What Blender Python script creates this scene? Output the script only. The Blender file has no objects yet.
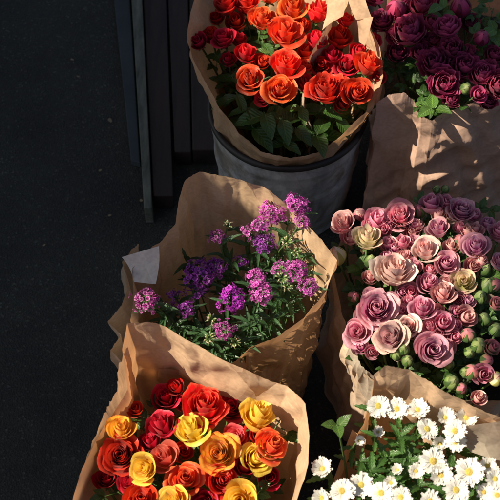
import bpy, bmesh, math, random
from mathutils import Vector, Matrix, noise, Quaternion
R = math.radians
scene = bpy.context.scene
COL = scene.collection

# ------------------------------------------------------------------ camera, sky, sun, exposure
PITCH = R(57); DIST = 2.0; LENS = 80.0
TGT = Vector((0, 0, 0.4))
CAMPOS = TGT + DIST * Vector((0, -math.cos(PITCH), math.sin(PITCH)))
cd = bpy.data.cameras.new('camera'); cam = bpy.data.objects.new('camera', cd); COL.objects.link(cam)
cam.location = CAMPOS; cam.rotation_euler = (math.pi/2 - PITCH, 0, 0)
cd.lens = LENS; cd.sensor_width = 36; cd.clip_start = 0.05; cd.clip_end = 500
cd.dof.use_dof = True; cd.dof.focus_distance = 2.0; cd.dof.aperture_fstop = 9.0
scene.camera = cam

TO_SUN = Vector((-0.67, -0.06, 0.72)).normalized()
elev = math.asin(TO_SUN.z); azim = math.atan2(TO_SUN.x, TO_SUN.y)
world = bpy.data.worlds.new('World'); scene.world = world; world.use_nodes = True
wn = world.node_tree; bg = wn.nodes['Background']
sky = wn.nodes.new('ShaderNodeTexSky'); sky.sky_type = 'NISHITA'; sky.sun_disc = False
sky.air_density = .8; sky.dust_density = 2.5; sky.ozone_density = .6; sky.sun_elevation = elev; sky.sun_rotation = azim
wn.links.new(sky.outputs[0], bg.inputs[0]); bg.inputs[1].default_value = 0.05
sl = bpy.data.lights.new('sun', 'SUN'); sun = bpy.data.objects.new('sun', sl); COL.objects.link(sun)
sl.energy = 5.0; sl.angle = R(0.5); sl.color = (1.0, 0.86, 0.68)
sun.rotation_euler = TO_SUN.to_track_quat('Z', 'Y').to_euler()
sun.location = TO_SUN * 5
vs = scene.view_settings
vs.view_transform = 'Standard'; vs.look = 'None'; vs.gamma = 1; vs.use_curve_mapping = False
vs.exposure = 0.92
scene.cycles.max_bounces = 8; scene.cycles.transparent_max_bounces = 8
try: scene.cycles.use_denoising = True
except Exception: pass

# ------------------------------------------------------------------ helpers
_f = Vector((0, math.cos(PITCH), -math.sin(PITCH))); _u = Vector((0, math.sin(PITCH), math.cos(PITCH))); _r = Vector((1, 0, 0))
def P(px, py, z):
    """where the photo's pixel lies at a real height z above the ground"""
    k = 36.0 / LENS / 500
    d = _f + _r * ((px - 250) * k) + _u * ((250 - py) * k)
    t = (z - CAMPOS.z) / d.z
    return CAMPOS + d * t
def mpp(p):
    return (p - CAMPOS).dot(_f) * 36.0 / LENS / 500

def props(o, label=None, cat=None, group=None, kind=None):
    if label: o['label'] = label
    if cat: o['category'] = cat
    if group: o['group'] = group
    if kind: o['kind'] = kind
    return o
def empty(name, loc, label, cat, group=None):
    o = bpy.data.objects.new(name, None); COL.objects.link(o); o.location = loc
    o.empty_display_size = 0.02
    return props(o, label, cat, group)
def link(name, me, mat=None, parent=None):
    o = bpy.data.objects.new(name, me); COL.objects.link(o)
    if mat and not me.materials: me.materials.append(mat)
    if parent:
        o.parent = parent
    return o
def mesh_from(name, verts, faces, cols=None, smooth=True):
    me = bpy.data.meshes.new(name); me.from_pydata([tuple(v) for v in verts], [], faces); me.update()
    if cols:
        a = me.color_attributes.new('pet', 'FLOAT_COLOR', 'POINT')
        for i, c in enumerate(cols): a.data[i].color = (c[0], c[1], c[2], c[3] if len(c) > 3 else .5)
    if smooth:
        me.polygons.foreach_set('use_smooth', [True] * len(me.polygons))
    return me
def tube(pts, rads, n=7):
    vs_, fs = [], []
    for i, p in enumerate(pts):
        p = Vector(p)
        a = Vector(pts[max(i-1, 0)]); b = Vector(pts[min(i+1, len(pts)-1)])
        t = (b - a).normalized()
        ref = Vector((1, 0, 0)) if abs(t.x) < .8 else Vector((0, 1, 0))
        s = t.cross(ref).normalized(); q = t.cross(s)
        r = rads[i] if isinstance(rads, (list, tuple)) else rads
        for k in range(n):
            an = 2*math.pi*k/n
            vs_.append(p + (s*math.cos(an) + q*math.sin(an))*r)
    for i in range(len(pts)-1):
        for k in range(n):
            k2 = (k+1) % n
            fs.append((i*n+k, i*n+k2, (i+1)*n+k2, (i+1)*n+k))
    fs.append(tuple(range(n-1, -1, -1))); m = (len(pts)-1)*n
    fs.append(tuple(range(m, m+n)))
    return vs_, fs
def merge(parts):
    V, F, C = [], [], []
    for p in parts:
        o = len(V); V += list(p[0]); F += [tuple(i+o for i in f) for f in p[1]]
        if len(p) > 2: C += list(p[2])
    return V, F, C

# ------------------------------------------------------------------ materials
def newmat(name):
    m = bpy.data.materials.new(name); m.use_nodes = True
    nt = m.node_tree; b = nt.nodes['Principled BSDF']; return m, nt, b
def ramp(nt, stops, interp='LINEAR'):
    n = nt.nodes.new('ShaderNodeValToRGB'); cr = n.color_ramp; cr.interpolation = interp
    while len(cr.elements) < len(stops): cr.elements.new(0.5)
    for e, (p, c) in zip(cr.elements, stops): e.position = p; e.color = (*c, 1)
    return n
def noise_n(nt, scale, detail=4, coord='Object', rough=.55, dist=0, vec=None):
    n = nt.nodes.new('ShaderNodeTexNoise'); n.inputs['Scale'].default_value = scale
    n.inputs['Detail'].default_value = detail; n.inputs['Roughness'].default_value = rough
    n.inputs['Distortion'].default_value = dist
    if vec is None:
        tc = nt.nodes.new('ShaderNodeTexCoord'); nt.links.new(tc.outputs[coord], n.inputs['Vector'])
    else: nt.links.new(vec, n.inputs['Vector'])
    return n
def bump(nt, b, src, strength, dist=.01):
    n = nt.nodes.new('ShaderNodeBump'); n.inputs['Strength'].default_value = strength; n.inputs['Distance'].default_value = dist
    nt.links.new(src, n.inputs['Height']); nt.links.new(n.outputs[0], b.inputs['Normal']); return n
def mix(nt, a, b, f, mode='MIX'):
    n = nt.nodes.new('ShaderNodeMix'); n.data_type = 'RGBA'; n.blend_type = mode
    def s(i, v):
        if hasattr(v, 'links') or hasattr(v, 'is_output'): nt.links.new(v, n.inputs[i])
        elif isinstance(v, (int, float)): n.inputs[i].default_value = v
        else: n.inputs[i].default_value = (*v, 1)
    s(0, f); s(6, a); s(7, b)
    return n.outputs[2]
def add_translucent(nt, b, col, fac):
    out = nt.nodes['Material Output']
    t = nt.nodes.new('ShaderNodeBsdfTranslucent'); m = nt.nodes.new('ShaderNodeMixShader'); m.inputs[0].default_value = fac
    if hasattr(col, 'is_output'): nt.links.new(col, t.inputs[0])
    else: t.inputs[0].default_value = (*col, 1)
    nt.links.new(b.outputs[0], m.inputs[1]); nt.links.new(t.outputs[0], m.inputs[2]); nt.links.new(m.outputs[0], out.inputs[0])

def petal_mat(name, stops, edge=None, var=.35, trans=.36, rough=.45, outer=None, nscale=60, streak=.10, bruise=.25):
    """stops: colour from petal foot (0) to petal lip (1); outer: colour the outermost petals drift to"""
    m, nt, b = newmat(name)
    at = nt.nodes.new('ShaderNodeAttribute'); at.attribute_name = 'pet'
    sep = nt.nodes.new('ShaderNodeSeparateColor'); nt.links.new(at.outputs['Color'], sep.inputs[0])
    nz = noise_n(nt, nscale, 3)
    ad = nt.nodes.new('ShaderNodeMath'); ad.operation = 'MULTIPLY_ADD'
    nt.links.new(nz.outputs[0], ad.inputs[0]); ad.inputs[1].default_value = .35; 
    sb = nt.nodes.new('ShaderNodeMath'); sb.operation = 'SUBTRACT'; nt.links.new(sep.outputs[0], sb.inputs[0]); sb.inputs[1].default_value = .175
    nt.links.new(sb.outputs[0], ad.inputs[2])
    rp = ramp(nt, stops); nt.links.new(ad.outputs[0], rp.inputs[0])
    c = rp.outputs[0]
    if outer:
        mr = nt.nodes.new('ShaderNodeMapRange'); mr.inputs[1].default_value = .55; mr.inputs[2].default_value = 1.0
        nt.links.new(sep.outputs[1], mr.inputs[0]); c = mix(nt, c, outer, mr.outputs[0])
    # petal-to-petal and flower-to-flower variation
    oi = nt.nodes.new('ShaderNodeObjectInfo')
    hs = nt.nodes.new('ShaderNodeHueSaturation')
    m1 = nt.nodes.new('ShaderNodeMapRange'); m1.inputs[3].default_value = 1-var; m1.inputs[4].default_value = 1+var*.7
    nt.links.new(sep.outputs[2], m1.inputs[0]); nt.links.new(m1.outputs[0], hs.inputs['Value'])
    m2 = nt.nodes.new('ShaderNodeMapRange'); m2.inputs[3].default_value = .49; m2.inputs[4].default_value = .512
    nt.links.new(oi.outputs['Random'], m2.inputs[0]); nt.links.new(m2.outputs[0], hs.inputs['Hue'])
    nt.links.new(c, hs.inputs['Color'])
    # fine streaks running up each petal, and faintly bruised lips
    cx = nt.nodes.new('ShaderNodeCombineXYZ')
    def mul(o, k):
        n = nt.nodes.new('ShaderNodeMath'); n.operation = 'MULTIPLY'; nt.links.new(o, n.inputs[0]); n.inputs[1].default_value = k; return n.outputs[0]
    nt.links.new(mul(at.outputs['Alpha'], 16), cx.inputs[0]); nt.links.new(mul(sep.outputs[0], 1.6), cx.inputs[1]); nt.links.new(mul(sep.outputs[2], 60), cx.inputs[2])
    st = noise_n(nt, 1, 3, vec=cx.outputs[0]); sr = ramp(nt, [(.3, (1-streak,)*3), (.7, (1+streak,)*3)]); nt.links.new(st.outputs[0], sr.inputs[0])
    col1 = mix(nt, hs.outputs[0], sr.outputs[0], 1.0, 'MULTIPLY')
    cy = nt.nodes.new('ShaderNodeCombineXYZ'); nt.links.new(mul(at.outputs['Alpha'], 5), cy.inputs[0]); nt.links.new(mul(sep.outputs[0], 3), cy.inputs[1]); nt.links.new(mul(sep.outputs[2], 90), cy.inputs[2])
    br = noise_n(nt, 1, 5, vec=cy.outputs[0], rough=.7); bm_ = nt.nodes.new('ShaderNodeMath'); bm_.operation = 'MULTIPLY'; nt.links.new(br.outputs[0], bm_.inputs[0]); nt.links.new(sep.outputs[0], bm_.inputs[1])
    bq = ramp(nt, [(.56, (0, 0, 0)), (.72, (bruise,)*3)]); nt.links.new(bm_.outputs[0], bq.inputs[0])
    col2 = mix(nt, col1, (.22, .10, .04), bq.outputs[0])
    class _H: pass
    hs = _H(); hs.outputs = [col2]
    nt.links.new(col2, b.inputs['Base Color'])
    b.inputs['Roughness'].default_value = rough
    b.inputs['Specular IOR Level'].default_value = .35
    try: b.inputs['Sheen Weight'].default_value = .08
    except Exception: pass
    bump(nt, b, st.outputs[0], .12, .012)
    add_translucent(nt, b, hs.outputs[0], trans)
    return m
PM = {}
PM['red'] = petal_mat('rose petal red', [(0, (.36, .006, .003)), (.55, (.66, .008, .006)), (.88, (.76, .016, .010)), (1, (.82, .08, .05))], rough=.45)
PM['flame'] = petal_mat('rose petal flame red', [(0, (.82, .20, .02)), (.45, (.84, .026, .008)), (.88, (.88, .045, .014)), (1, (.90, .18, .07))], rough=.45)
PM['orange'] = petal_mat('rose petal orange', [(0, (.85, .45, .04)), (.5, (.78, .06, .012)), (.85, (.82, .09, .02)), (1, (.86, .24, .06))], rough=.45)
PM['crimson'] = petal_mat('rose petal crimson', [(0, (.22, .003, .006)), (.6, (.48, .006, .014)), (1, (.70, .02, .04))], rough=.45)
PM['yellow'] = petal_mat('rose petal yellow', [(0, (.90, .46, .02)), (.5, (.90, .60, .03)), (1, (.92, .70, .12))], var=.15, trans=.38)
PM['amber'] = petal_mat('rose petal amber', [(0, (.88, .34, .02)), (.55, (.90, .46, .03)), (.85, (.90, .52, .06)), (1, (.84, .20, .03))], var=.2, trans=.35)
PM['peach_yellow'] = petal_mat('rose petal yellow with orange lips', [(0, (.90, .50, .03)), (.62, (.90, .56, .06)), (.88, (.88, .38, .05)), (1, (.82, .14, .04))], var=.2)
PM['coral'] = petal_mat('rose petal coral', [(0, (.80, .25, .06)), (.5, (.72, .06, .06)), (1, (.80, .16, .14))])
PM['pink'] = petal_mat('rose petal pink', [(0, (.70, .32, .26)), (.4, (.68, .12, .27)), (.85, (.76, .27, .40)), (1, (.84, .55, .58))], outer=(.78, .38, .46))
PM['mauve'] = petal_mat('rose petal mauve', [(0, (.44, .03, .20)), (.45, (.56, .07, .28)), (.8, (.72, .26, .42)), (1, (.82, .54, .56))], outer=(.78, .44, .46))
PM['lilac'] = petal_mat('rose petal lilac', [(0, (.36, .04, .24)), (.5, (.55, .14, .36)), (.85, (.66, .30, .46)), (1, (.76, .52, .56))], outer=(.70, .34, .42))
PM['blush'] = petal_mat('rose petal blush cream', [(0, (.76, .26, .28)), (.4, (.80, .40, .38)), (.8, (.86, .64, .58)), (1, (.84, .48, .46))], outer=(.86, .72, .62))
PM['cream'] = petal_mat('rose petal cream', [(0, (.55, .55, .14)), (.5, (.72, .64, .36)), (.9, (.74, .66, .46)), (1, (.70, .32, .30))])
PM['whitepink'] = petal_mat('rose petal white with purple heart', [(0, (.50, .05, .32)), (.4, (.66, .20, .42)), (.75, (.76, .60, .56)), (1, (.66, .30, .36))], outer=(.74, .58, .48))
PM['dusty'] = petal_mat('rose petal dusty peach', [(0, (.66, .16, .24)), (.5, (.72, .30, .34)), (1, (.80, .52, .48))])
PM['green'] = petal_mat('bud petal green', [(0, (.06, .13, .03)), (.5, (.13, .23, .05)), (1, (.34, .42, .17))])
PM['greenpink'] = petal_mat('bud petal green pink', [(0, (.07, .14, .035)), (.35, (.20, .24, .08)), (.7, (.55, .24, .22)), (1, (.66, .22, .28))])
PM['burgundy'] = petal_mat('peony petal burgundy', [(0, (.10, .004, .02)), (.5, (.24, .012, .06)), (1, (.46, .07, .17))], rough=.4)
PM['wine'] = petal_mat('peony petal wine pink', [(0, (.16, .006, .03)), (.5, (.36, .015, .09)), (1, (.60, .10, .22))], rough=.4)
PM['magenta'] = petal_mat('sweet william magenta', [(0, (.32, .01, .20)), (.55, (.46, .03, .36)), (1, (.66, .30, .58))], var=.5)
PM['violet'] = petal_mat('sweet william violet', [(0, (.12, .01, .16)), (.6, (.26, .02, .34)), (1, (.40, .12, .48))], var=.5)
PM['vivid'] = petal_mat('sweet william vivid purple', [(0, (.25, .01, .28)), (.6, (.42, .02, .50)), (1, (.58, .08, .58))], var=.4)
PM['orchid'] = petal_mat('sweet william orchid pink', [(0, (.36, .015, .22)), (.6, (.48, .04, .36)), (1, (.66, .22, .54))], var=.55)
PM['budcream'] = petal_mat('sweet william cream buds', [(0, (.10, .20, .05)), (.55, (.24, .34, .10)), (.8, (.62, .58, .36)), (1, (.72, .50, .50))], var=.4)
PM['white'] = petal_mat('daisy ray white', [(0, (.70, .72, .52)), (.3, (.80, .79, .72)), (1, (.84, .83, .78))], var=.1, trans=.35, rough=.6)
PM['discy'] = petal_mat('daisy disc yellow', [(0, (.52, .40, .08)), (1, (.76, .62, .16))], var=.3, trans=.05, rough=.8)

def leaf_mat(name, a, c, trans=.3, rough=.38, veins=True):
    m, nt, b = newmat(name)
    nz = noise_n(nt, 45, 4); oi = nt.nodes.new('ShaderNodeObjectInfo')
    rp = ramp(nt, [(.3, a), (.7, c)]); nt.links.new(nz.outputs[0], rp.inputs[0])
    hs = nt.nodes.new('ShaderNodeHueSaturation'); m1 = nt.nodes.new('ShaderNodeMapRange')
    m1.inputs[3].default_value = .65; m1.inputs[4].default_value = 1.35
    nt.links.new(oi.outputs['Random'], m1.inputs[0]); nt.links.new(m1.outputs[0], hs.inputs['Value']); nt.links.new(rp.outputs[0], hs.inputs['Color'])
    at = nt.nodes.new('ShaderNodeAttribute'); at.attribute_name = 'pet'; sp_ = nt.nodes.new('ShaderNodeSeparateColor'); nt.links.new(at.outputs['Color'], sp_.inputs[0])
    m3 = nt.nodes.new('ShaderNodeMath'); m3.operation = 'MULTIPLY_ADD'; nt.links.new(sp_.outputs[0], m3.inputs[0]); m3.inputs[1].default_value = -14; 
    m4 = nt.nodes.new('ShaderNodeMath'); m4.operation = 'MULTIPLY'; nt.links.new(sp_.outputs[1], m4.inputs[0]); m4.inputs[1].default_value = 46; nt.links.new(m4.outputs[0], m3.inputs[2])
    m5 = nt.nodes.new('ShaderNodeMath'); m5.operation = 'SINE'; nt.links.new(m3.outputs[0], m5.inputs[0])
    vr = ramp(nt, [(.0, (1, 1, 1)), (.8, (1, 1, 1)), (1, (1.3, 1.25, 1.1))]); nt.links.new(m5.outputs[0], vr.inputs[0])
    mr_ = ramp(nt, [(0, (2.2, 2.0, 1.6)), (.10, (1, 1, 1))]); nt.links.new(sp_.outputs[0], mr_.inputs[0])
    cc = mix(nt, mix(nt, hs.outputs[0], vr.outputs[0], 1.0, 'MULTIPLY'), mr_.outputs[0], 1.0 if veins else 0.0, 'MULTIPLY')
    class _H: pass
    if veins: hs = _H(); hs.outputs = [cc]
    nt.links.new(hs.outputs[0], b.inputs['Base Color']); b.inputs['Roughness'].default_value = rough
    bump(nt, b, m5.outputs[0] if veins else nz.outputs[0], .25, .002)
    tr = mix(nt, hs.outputs[0], (.35, .6, .05), .35)
    add_translucent(nt, b, tr, trans); return m
LEAF = leaf_mat('rose leaf green', (.022, .06, .016), (.05, .12, .025))
LEAF_L = leaf_mat('fresh leaf green', (.06, .14, .03), (.11, .22, .05), .4)
LEAF_M = leaf_mat('mid green daisy leaf', (.03, .085, .022), (.065, .15, .035), .35)
LEAF_B = leaf_mat('blue green leaf', (.025, .07, .03), (.05, .115, .045))
STEM = leaf_mat('stem green', (.05, .10, .03), (.10, .17, .05), .1, .5, False)
CALYX = leaf_mat('calyx green', (.06, .12, .03), (.12, .20, .06), .2, .5, False)

def paper_mat(name, base, dark, trans=.3, rough=.8, tcol=None, tilt=.42):
    m, nt, b = newmat(name)
    nz = noise_n(nt, 7, 5); rp = ramp(nt, [(.3, dark), (.7, base)]); nt.links.new(nz.outputs[0], rp.inputs[0])
    # fibres: fine streaks along the sheet
    mp = nt.nodes.new('ShaderNodeMapping'); tc = nt.nodes.new('ShaderNodeTexCoord'); nt.links.new(tc.outputs['Object'], mp.inputs[0])
    mp.inputs['Scale'].default_value = (140, 140, 200)
    n2 = noise_n(nt, 1, 3, vec=mp.outputs[0]); r2 = ramp(nt, [(.3, (.86, .86, .86)), (.7, (1.08, 1.08, 1.08))]); nt.links.new(n2.outputs[0], r2.inputs[0])
    c = mix(nt, rp.outputs[0], r2.outputs[0], 1.0, 'MULTIPLY')
    nt.links.new(c, b.inputs['Base Color']); b.inputs['Roughness'].default_value = rough
    b.inputs['Specular IOR Level'].default_value = .25
    # crumple creases
    vo = nt.nodes.new('ShaderNodeTexVoronoi'); vo.feature = 'DISTANCE_TO_EDGE'; vo.inputs['Scale'].default_value = 16
    ns = noise_n(nt, 9, 3)
    mv = nt.nodes.new('ShaderNodeVectorMath'); mv.operation = 'MULTIPLY_ADD'; mv.inputs[1].default_value = (.12, .12, .12)
    nt.links.new(ns.outputs['Color'], mv.inputs[0]); nt.links.new(tc.outputs['Object'], mv.inputs[2]); nt.links.new(mv.outputs[0], vo.inputs['Vector'])
    pw = nt.nodes.new('ShaderNodeMath'); pw.operation = 'MINIMUM'; nt.links.new(vo.outputs[0], pw.inputs[0]); pw.inputs[1].default_value = .10
    n3 = noise_n(nt, 28, 6, dist=1.2)
    sm = nt.nodes.new('ShaderNodeMath'); sm.operation = 'MULTIPLY_ADD'; nt.links.new(n3.outputs[0], sm.inputs[0]); sm.inputs[1].default_value = .35; nt.links.new(pw.outputs[0], sm.inputs[2])
    bn = bump(nt, b, sm.outputs[0], .30, .008)
    # crumple facets: every patch between creases is tilted its own way
    mw = nt.nodes.new('ShaderNodeVectorMath'); mw.operation = 'MULTIPLY_ADD'; mw.inputs[1].default_value = (.035, .035, .035)
    nt.links.new(ns.outputs['Color'], mw.inputs[0]); nt.links.new(tc.outputs['Object'], mw.inputs[2])
    ge = nt.nodes.new('ShaderNodeNewGeometry'); acc = ge.outputs['Normal']
    for sc_, st_, sq in ((9, tilt, (1, 1, .35)), (24, tilt*.8, (1, 1, .6)), (55, tilt*.45, (1, 1, 1))):
        m_ = nt.nodes.new('ShaderNodeMapping'); m_.inputs['Scale'].default_value = sq; nt.links.new(mw.outputs[0], m_.inputs[0])
        v2 = nt.nodes.new('ShaderNodeTexVoronoi'); v2.inputs['Scale'].default_value = sc_; nt.links.new(m_.outputs[0], v2.inputs['Vector'])
        s2 = nt.nodes.new('ShaderNodeVectorMath'); s2.operation = 'SUBTRACT'; nt.links.new(v2.outputs['Color'], s2.inputs[0]); s2.inputs[1].default_value = (.5, .5, .5)
        a2 = nt.nodes.new('ShaderNodeVectorMath'); a2.operation = 'MULTIPLY_ADD'; nt.links.new(s2.outputs[0], a2.inputs[0]); a2.inputs[1].default_value = (st_,)*3; nt.links.new(acc, a2.inputs[2]); acc = a2.outputs[0]
    nm = nt.nodes.new('ShaderNodeVectorMath'); nm.operation = 'NORMALIZE'; nt.links.new(acc, nm.inputs[0]); nt.links.new(nm.outputs[0], bn.inputs['Normal'])
    add_translucent(nt, b, tcol or mix(nt, c, (.80, .36, .12), .45), trans); return m
KRAFT = paper_mat('kraft paper', (.56, .40, .25), (.48, .335, .20))
KRAFT_W = paper_mat('warm kraft paper', (.62, .44, .28), (.54, .37, .23), trans=.32, tcol=(.80, .42, .19))
KRAFT_D = paper_mat('pinkish brown kraft paper', (.60, .41, .31), (.50, .33, .245), trans=.28, tilt=.42)
KRAFT_G = paper_mat('grey brown paper', (.52, .41, .30), (.43, .33, .24), trans=.2)
TISSUE = paper_mat('pale greyish tissue paper', (.46, .41, .32), (.38, .33, .26), trans=.4)
WHITEP = paper_mat('white paper label', (.72, .70, .66), (.66, .64, .60), trans=.3)

def simple(name, a, c, scale, rough=.8, bs=.4, bd=.01, metal=0, coord='Object', stretch=None):
    m, nt, b = newmat(name)
    vec = None
    if stretch:
        mp = nt.nodes.new('ShaderNodeMapping'); tc = nt.nodes.new('ShaderNodeTexCoord'); nt.links.new(tc.outputs['Object'], mp.inputs[0]); mp.inputs['Scale'].default_value = stretch; vec = mp.outputs[0]
    nz = noise_n(nt, scale, 8, vec=vec, rough=.65); rp = ramp(nt, [(.3, a), (.7, c)]); nt.links.new(nz.outputs[0], rp.inputs[0])
    nt.links.new(rp.outputs[0], b.inputs['Base Color']); b.inputs['Roughness'].default_value = rough; b.inputs['Metallic'].default_value = metal
    bump(nt, b, nz.outputs[0], bs, bd); return m
# asphalt: dark binder, lighter aggregate grains
ASPH, nt, b = newmat('asphalt')
vo = nt.nodes.new('ShaderNodeTexVoronoi'); vo.inputs['Scale'].default_value = 260
tc = nt.nodes.new('ShaderNodeTexCoord'); nt.links.new(tc.outputs['Object'], vo.inputs['Vector'])
rp = ramp(nt, [(0, (.014, .016, .014)), (.85, (.023, .025, .022)), (.96, (.036, .038, .033)), (1, (.07, .07, .06))])
sepc = nt.nodes.new('ShaderNodeSeparateColor'); nt.links.new(vo.outputs['Color'], sepc.inputs[0]); nt.links.new(sepc.outputs[0], rp.inputs[0])
n1 = noise_n(nt, 3.5, 9, rough=.7); r1 = ramp(nt, [(.35, (.55, .58, .58)), (.65, (1.5, 1.5, 1.3))]); nt.links.new(n1.outputs[0], r1.inputs[0])
c = mix(nt, rp.outputs[0], r1.outputs[0], 1.0, 'MULTIPLY'); nt.links.new(c, b.inputs['Base Color']); b.inputs['Roughness'].default_value = .85
bump(nt, b, vo.outputs[0], .5, .004)
WOOD = simple('dark worn stained timber', (.010, .006, .004), (.034, .019, .013), 1, .7, .5, .004, stretch=(45, 5, 45))
PALE = simple('weathered grey green timber edging', (.04, .05, .038), (.15, .165, .13), 1, .8, .5, .004, stretch=(70, 14, 70))
BLUEB = simple('blue grey painted board', (.026, .036, .042), (.042, .055, .060), 14, .6, .3, .003)
ZINC = simple('dull galvanised zinc', (.36, .40, .43), (.74, .78, .80), 1, .42, .35, .006, metal=.2, stretch=(22, 22, 5))
nt = ZINC.node_tree; b = nt.nodes['Principled BSDF']; src = b.inputs['Base Color'].links[0].from_socket
dn = noise_n(nt, 11, 9, rough=.72, dist=.6); dr = ramp(nt, [(.42, (1, 1, 1)), (.60, (.50, .44, .36))]); nt.links.new(dn.outputs[0], dr.inputs[0])
vs2 = nt.nodes.new('ShaderNodeTexVoronoi'); vs2.inputs['Scale'].default_value = 38; tcz = nt.nodes.new('ShaderNodeTexCoord'); nt.links.new(tcz.outputs['Object'], vs2.inputs['Vector'])
sv = nt.nodes.new('ShaderNodeSeparateColor'); nt.links.new(vs2.outputs['Color'], sv.inputs[0]); sr2 = ramp(nt, [(0, (.84, .86, .88)), (1, (1.12, 1.12, 1.1))]); nt.links.new(sv.outputs[0], sr2.inputs[0])
nt.links.new(mix(nt, mix(nt, src, dr.outputs[0], 1.0, 'MULTIPLY'), sr2.outputs[0], 1.0, 'MULTIPLY'), b.inputs['Base Color'])
RUB = simple('black rolled rim', (.012, .012, .013), (.022, .022, .022), 30, .5, .2, .002)
CANVAS = simple('dark green awning canvas', (.02, .05, .035), (.03, .065, .045), 60, .9, .2, .002)
POST = simple('dark painted steel', (.03, .03, .03), (.05, .05, .05), 30, .5, .2, .002)
DEAD = simple('dry leaf', (.22, .16, .09), (.32, .26, .16), 80, .9, .3, .002)

# ------------------------------------------------------------------ setting
def grid_plane(name, x0, x1, y0, y1, z, mat):
    me = mesh_from(name, [(x0, y0, z), (x1, y0, z), (x1, y1, z), (x0, y1, z)], [(0, 1, 2, 3)], smooth=False)
    o = link(name, me, mat); return o
props(grid_plane('ground', -60, 60, -60, 60, 0, ASPH), kind='structure')

def prism(name, quad, z0, z1, mat, parent=None, bev=.003):
    """a board whose plan is the quad, from z0 to z1"""
    bm = bmesh.new()
    lo = [bm.verts.new((p.x, p.y, z0)) for p in quad]; hi = [bm.verts.new((p.x, p.y, z1)) for p in quad]
    n = len(quad); bm.faces.new(lo[::-1]); bm.faces.new(hi)
    for i in range(n): bm.faces.new((lo[i], lo[(i+1) % n], hi[(i+1) % n], hi[i]))
    bmesh.ops.recalc_face_normals(bm, faces=bm.faces)
    if bev: bmesh.ops.bevel(bm, geom=bm.edges[:], offset=bev, segments=2, affect='EDGES', profile=.6)
    me = bpy.data.meshes.new(name); bm.to_mesh(me); bm.free()
    o = link(name, me, mat, parent); return o

# low timber platform beside the buckets
plat = empty('timber_platform', (0, 0, 0), 'low dark timber platform with a pale worn edge batten behind the buckets', 'platform')
def Q(z, *pts): return [P(x, y, z) for x, y in pts]
prism('edge_batten', Q(.06, (128, -60), (139, -60), (152, 208), (144, 208)), .002, .06, PALE, plat, .002)
def board(x0, x1, xe0, xe1, ye, z1):
    prism('plank', Q(z1, (x0, -60), (x1, -60), (xe1, ye), (xe0, ye)), .002, z1, WOOD, plat, .003)
board(140.5, 164, 153.5, 173, 196, .052)
board(165.5, 187, 174.5, 191, 152, .050)
board(188.5, 215, 192.5, 216, 150, .054)
board(216.5, 250, 217.5, 250, 60, .050)
board(252, 300, 252, 298, 30, .052)
board(302, 360, 300, 356, 30, .050)
board(362, 430, 358, 424, 30, .053)
kb = prism('painted_board', Q(.02, (108, -60), (126, -60), (140, 163), (131, 160)), .002, .02, BLUEB, None, .002)
props(kb, 'narrow blue grey painted board lying on asphalt along the pale batten', 'board')

# specks of litter on the asphalt
rng = random.Random(5)
for (px, py, s, lab) in [(110, 121, 5, 'small pale curled petal scrap on asphalt near the pale batten'), (78, 77, 3, 'tiny white fleck on the upper asphalt'), (100, 171, 3, 'tiny pale fleck on asphalt left of the batten foot'),
                  (110, 216, 4, 'pale grit fleck on asphalt above the white paper tag'), (44, 246, 3, 'tiny pale fleck alone on the dark asphalt'), (72, 60, 3, 'tiny reddish leaf scrap on upper asphalt'),
                  (141, 201, 4, 'small dry scrap beside the batten foot')]:
    c0 = P(px, py, .004); n = 7; V = [Vector((0, 0, .002))]
    for k in range(n):
        a = 2*math.pi*k/n; r = s*.0017*.5*(.6+.8*rng.random())
        V.append(Vector((math.cos(a)*r*1.5, math.sin(a)*r, .001+.003*rng.random())))
    me = mesh_from('leaf_scrap', V, [(0, 1+k, 1+(k+1) % n) for k in range(n)])
    o = link('leaf_scrap', me, DEAD); o.location = c0; o.rotation_euler.z = rng.random()*3
    props(o, lab, 'litter', 'scraps on the asphalt')

# two added unseen canvas sheets, cut so the sun falls in a band
AZ = 2.7
def shade_pt(px, py, z=.44):
    p = P(px, py, z); return p + TO_SUN * ((AZ - z) / TO_SUN.z)
def blocker(pix_edge, side, label):
    edge = [shade_pt(*q) for q in pix_edge]
    far = [Vector((side, e.y, AZ)) for e in edge]
    root = empty('sun_blocker', (side, 0, 0), label, 'blocker', 'added sun blockers above the flowers')
    n = len(edge); V = []; rows = 14
    for j in range(rows+1):
        for i in range(n):
            t = j/rows; p = edge[i].lerp(far[i], t); V.append(Vector((p.x-side, p.y, AZ - .10*math.sin(math.pi*t) * (1 if j else 0))))
    F = [(j*n+i, j*n+i+1, (j+1)*n+i+1, (j+1)*n+i) for j in range(rows) for i in range(n-1)]
    o = link('blocker_sheet', mesh_from('blocker_sheet', V, F), CANVAS, root)
    sol = o.modifiers.new('t', 'SOLIDIFY'); sol.thickness = .004
    for y in (edge[0].y, edge[-1].y):
        v, f = tube([(0, y, 0), (0, y, AZ)], .025, 10)
        link('blocker_post', mesh_from('blocker_post', v, f), POST, root)
    return root
# shadow edges, top of the picture to the bottom
LEFT_EDGE = [(232, -900), (232, -60), (236, 20), (238, 60), (244, 92), (290, 114), (318, 134), (310, 180), (276, 205), (256, 240), (236, 275), (205, 305), (150, 318), (110, 322), (92, 360), (80, 430), (66, 520), (60, 900)]
RIGHT_EDGE = [(318, -900), (405, -60), (420, 25), (408, 52), (396, 62), (410, 74), (452, 80), (510, 78), (540, 106), (500, 118), (430, 124), (352, 122), (335, 134), (322, 160), (330, 202), (388, 206), (446, 216), (492, 246), (500, 325), (486, 366), (530, 388), (620, 450), (900, 900)]
blocker(LEFT_EDGE, -6.0, 'added unseen dark green awning shading the bare asphalt')
blocker(RIGHT_EDGE, -0.9, 'added unseen dark green awning shading the dark peonies')

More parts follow.
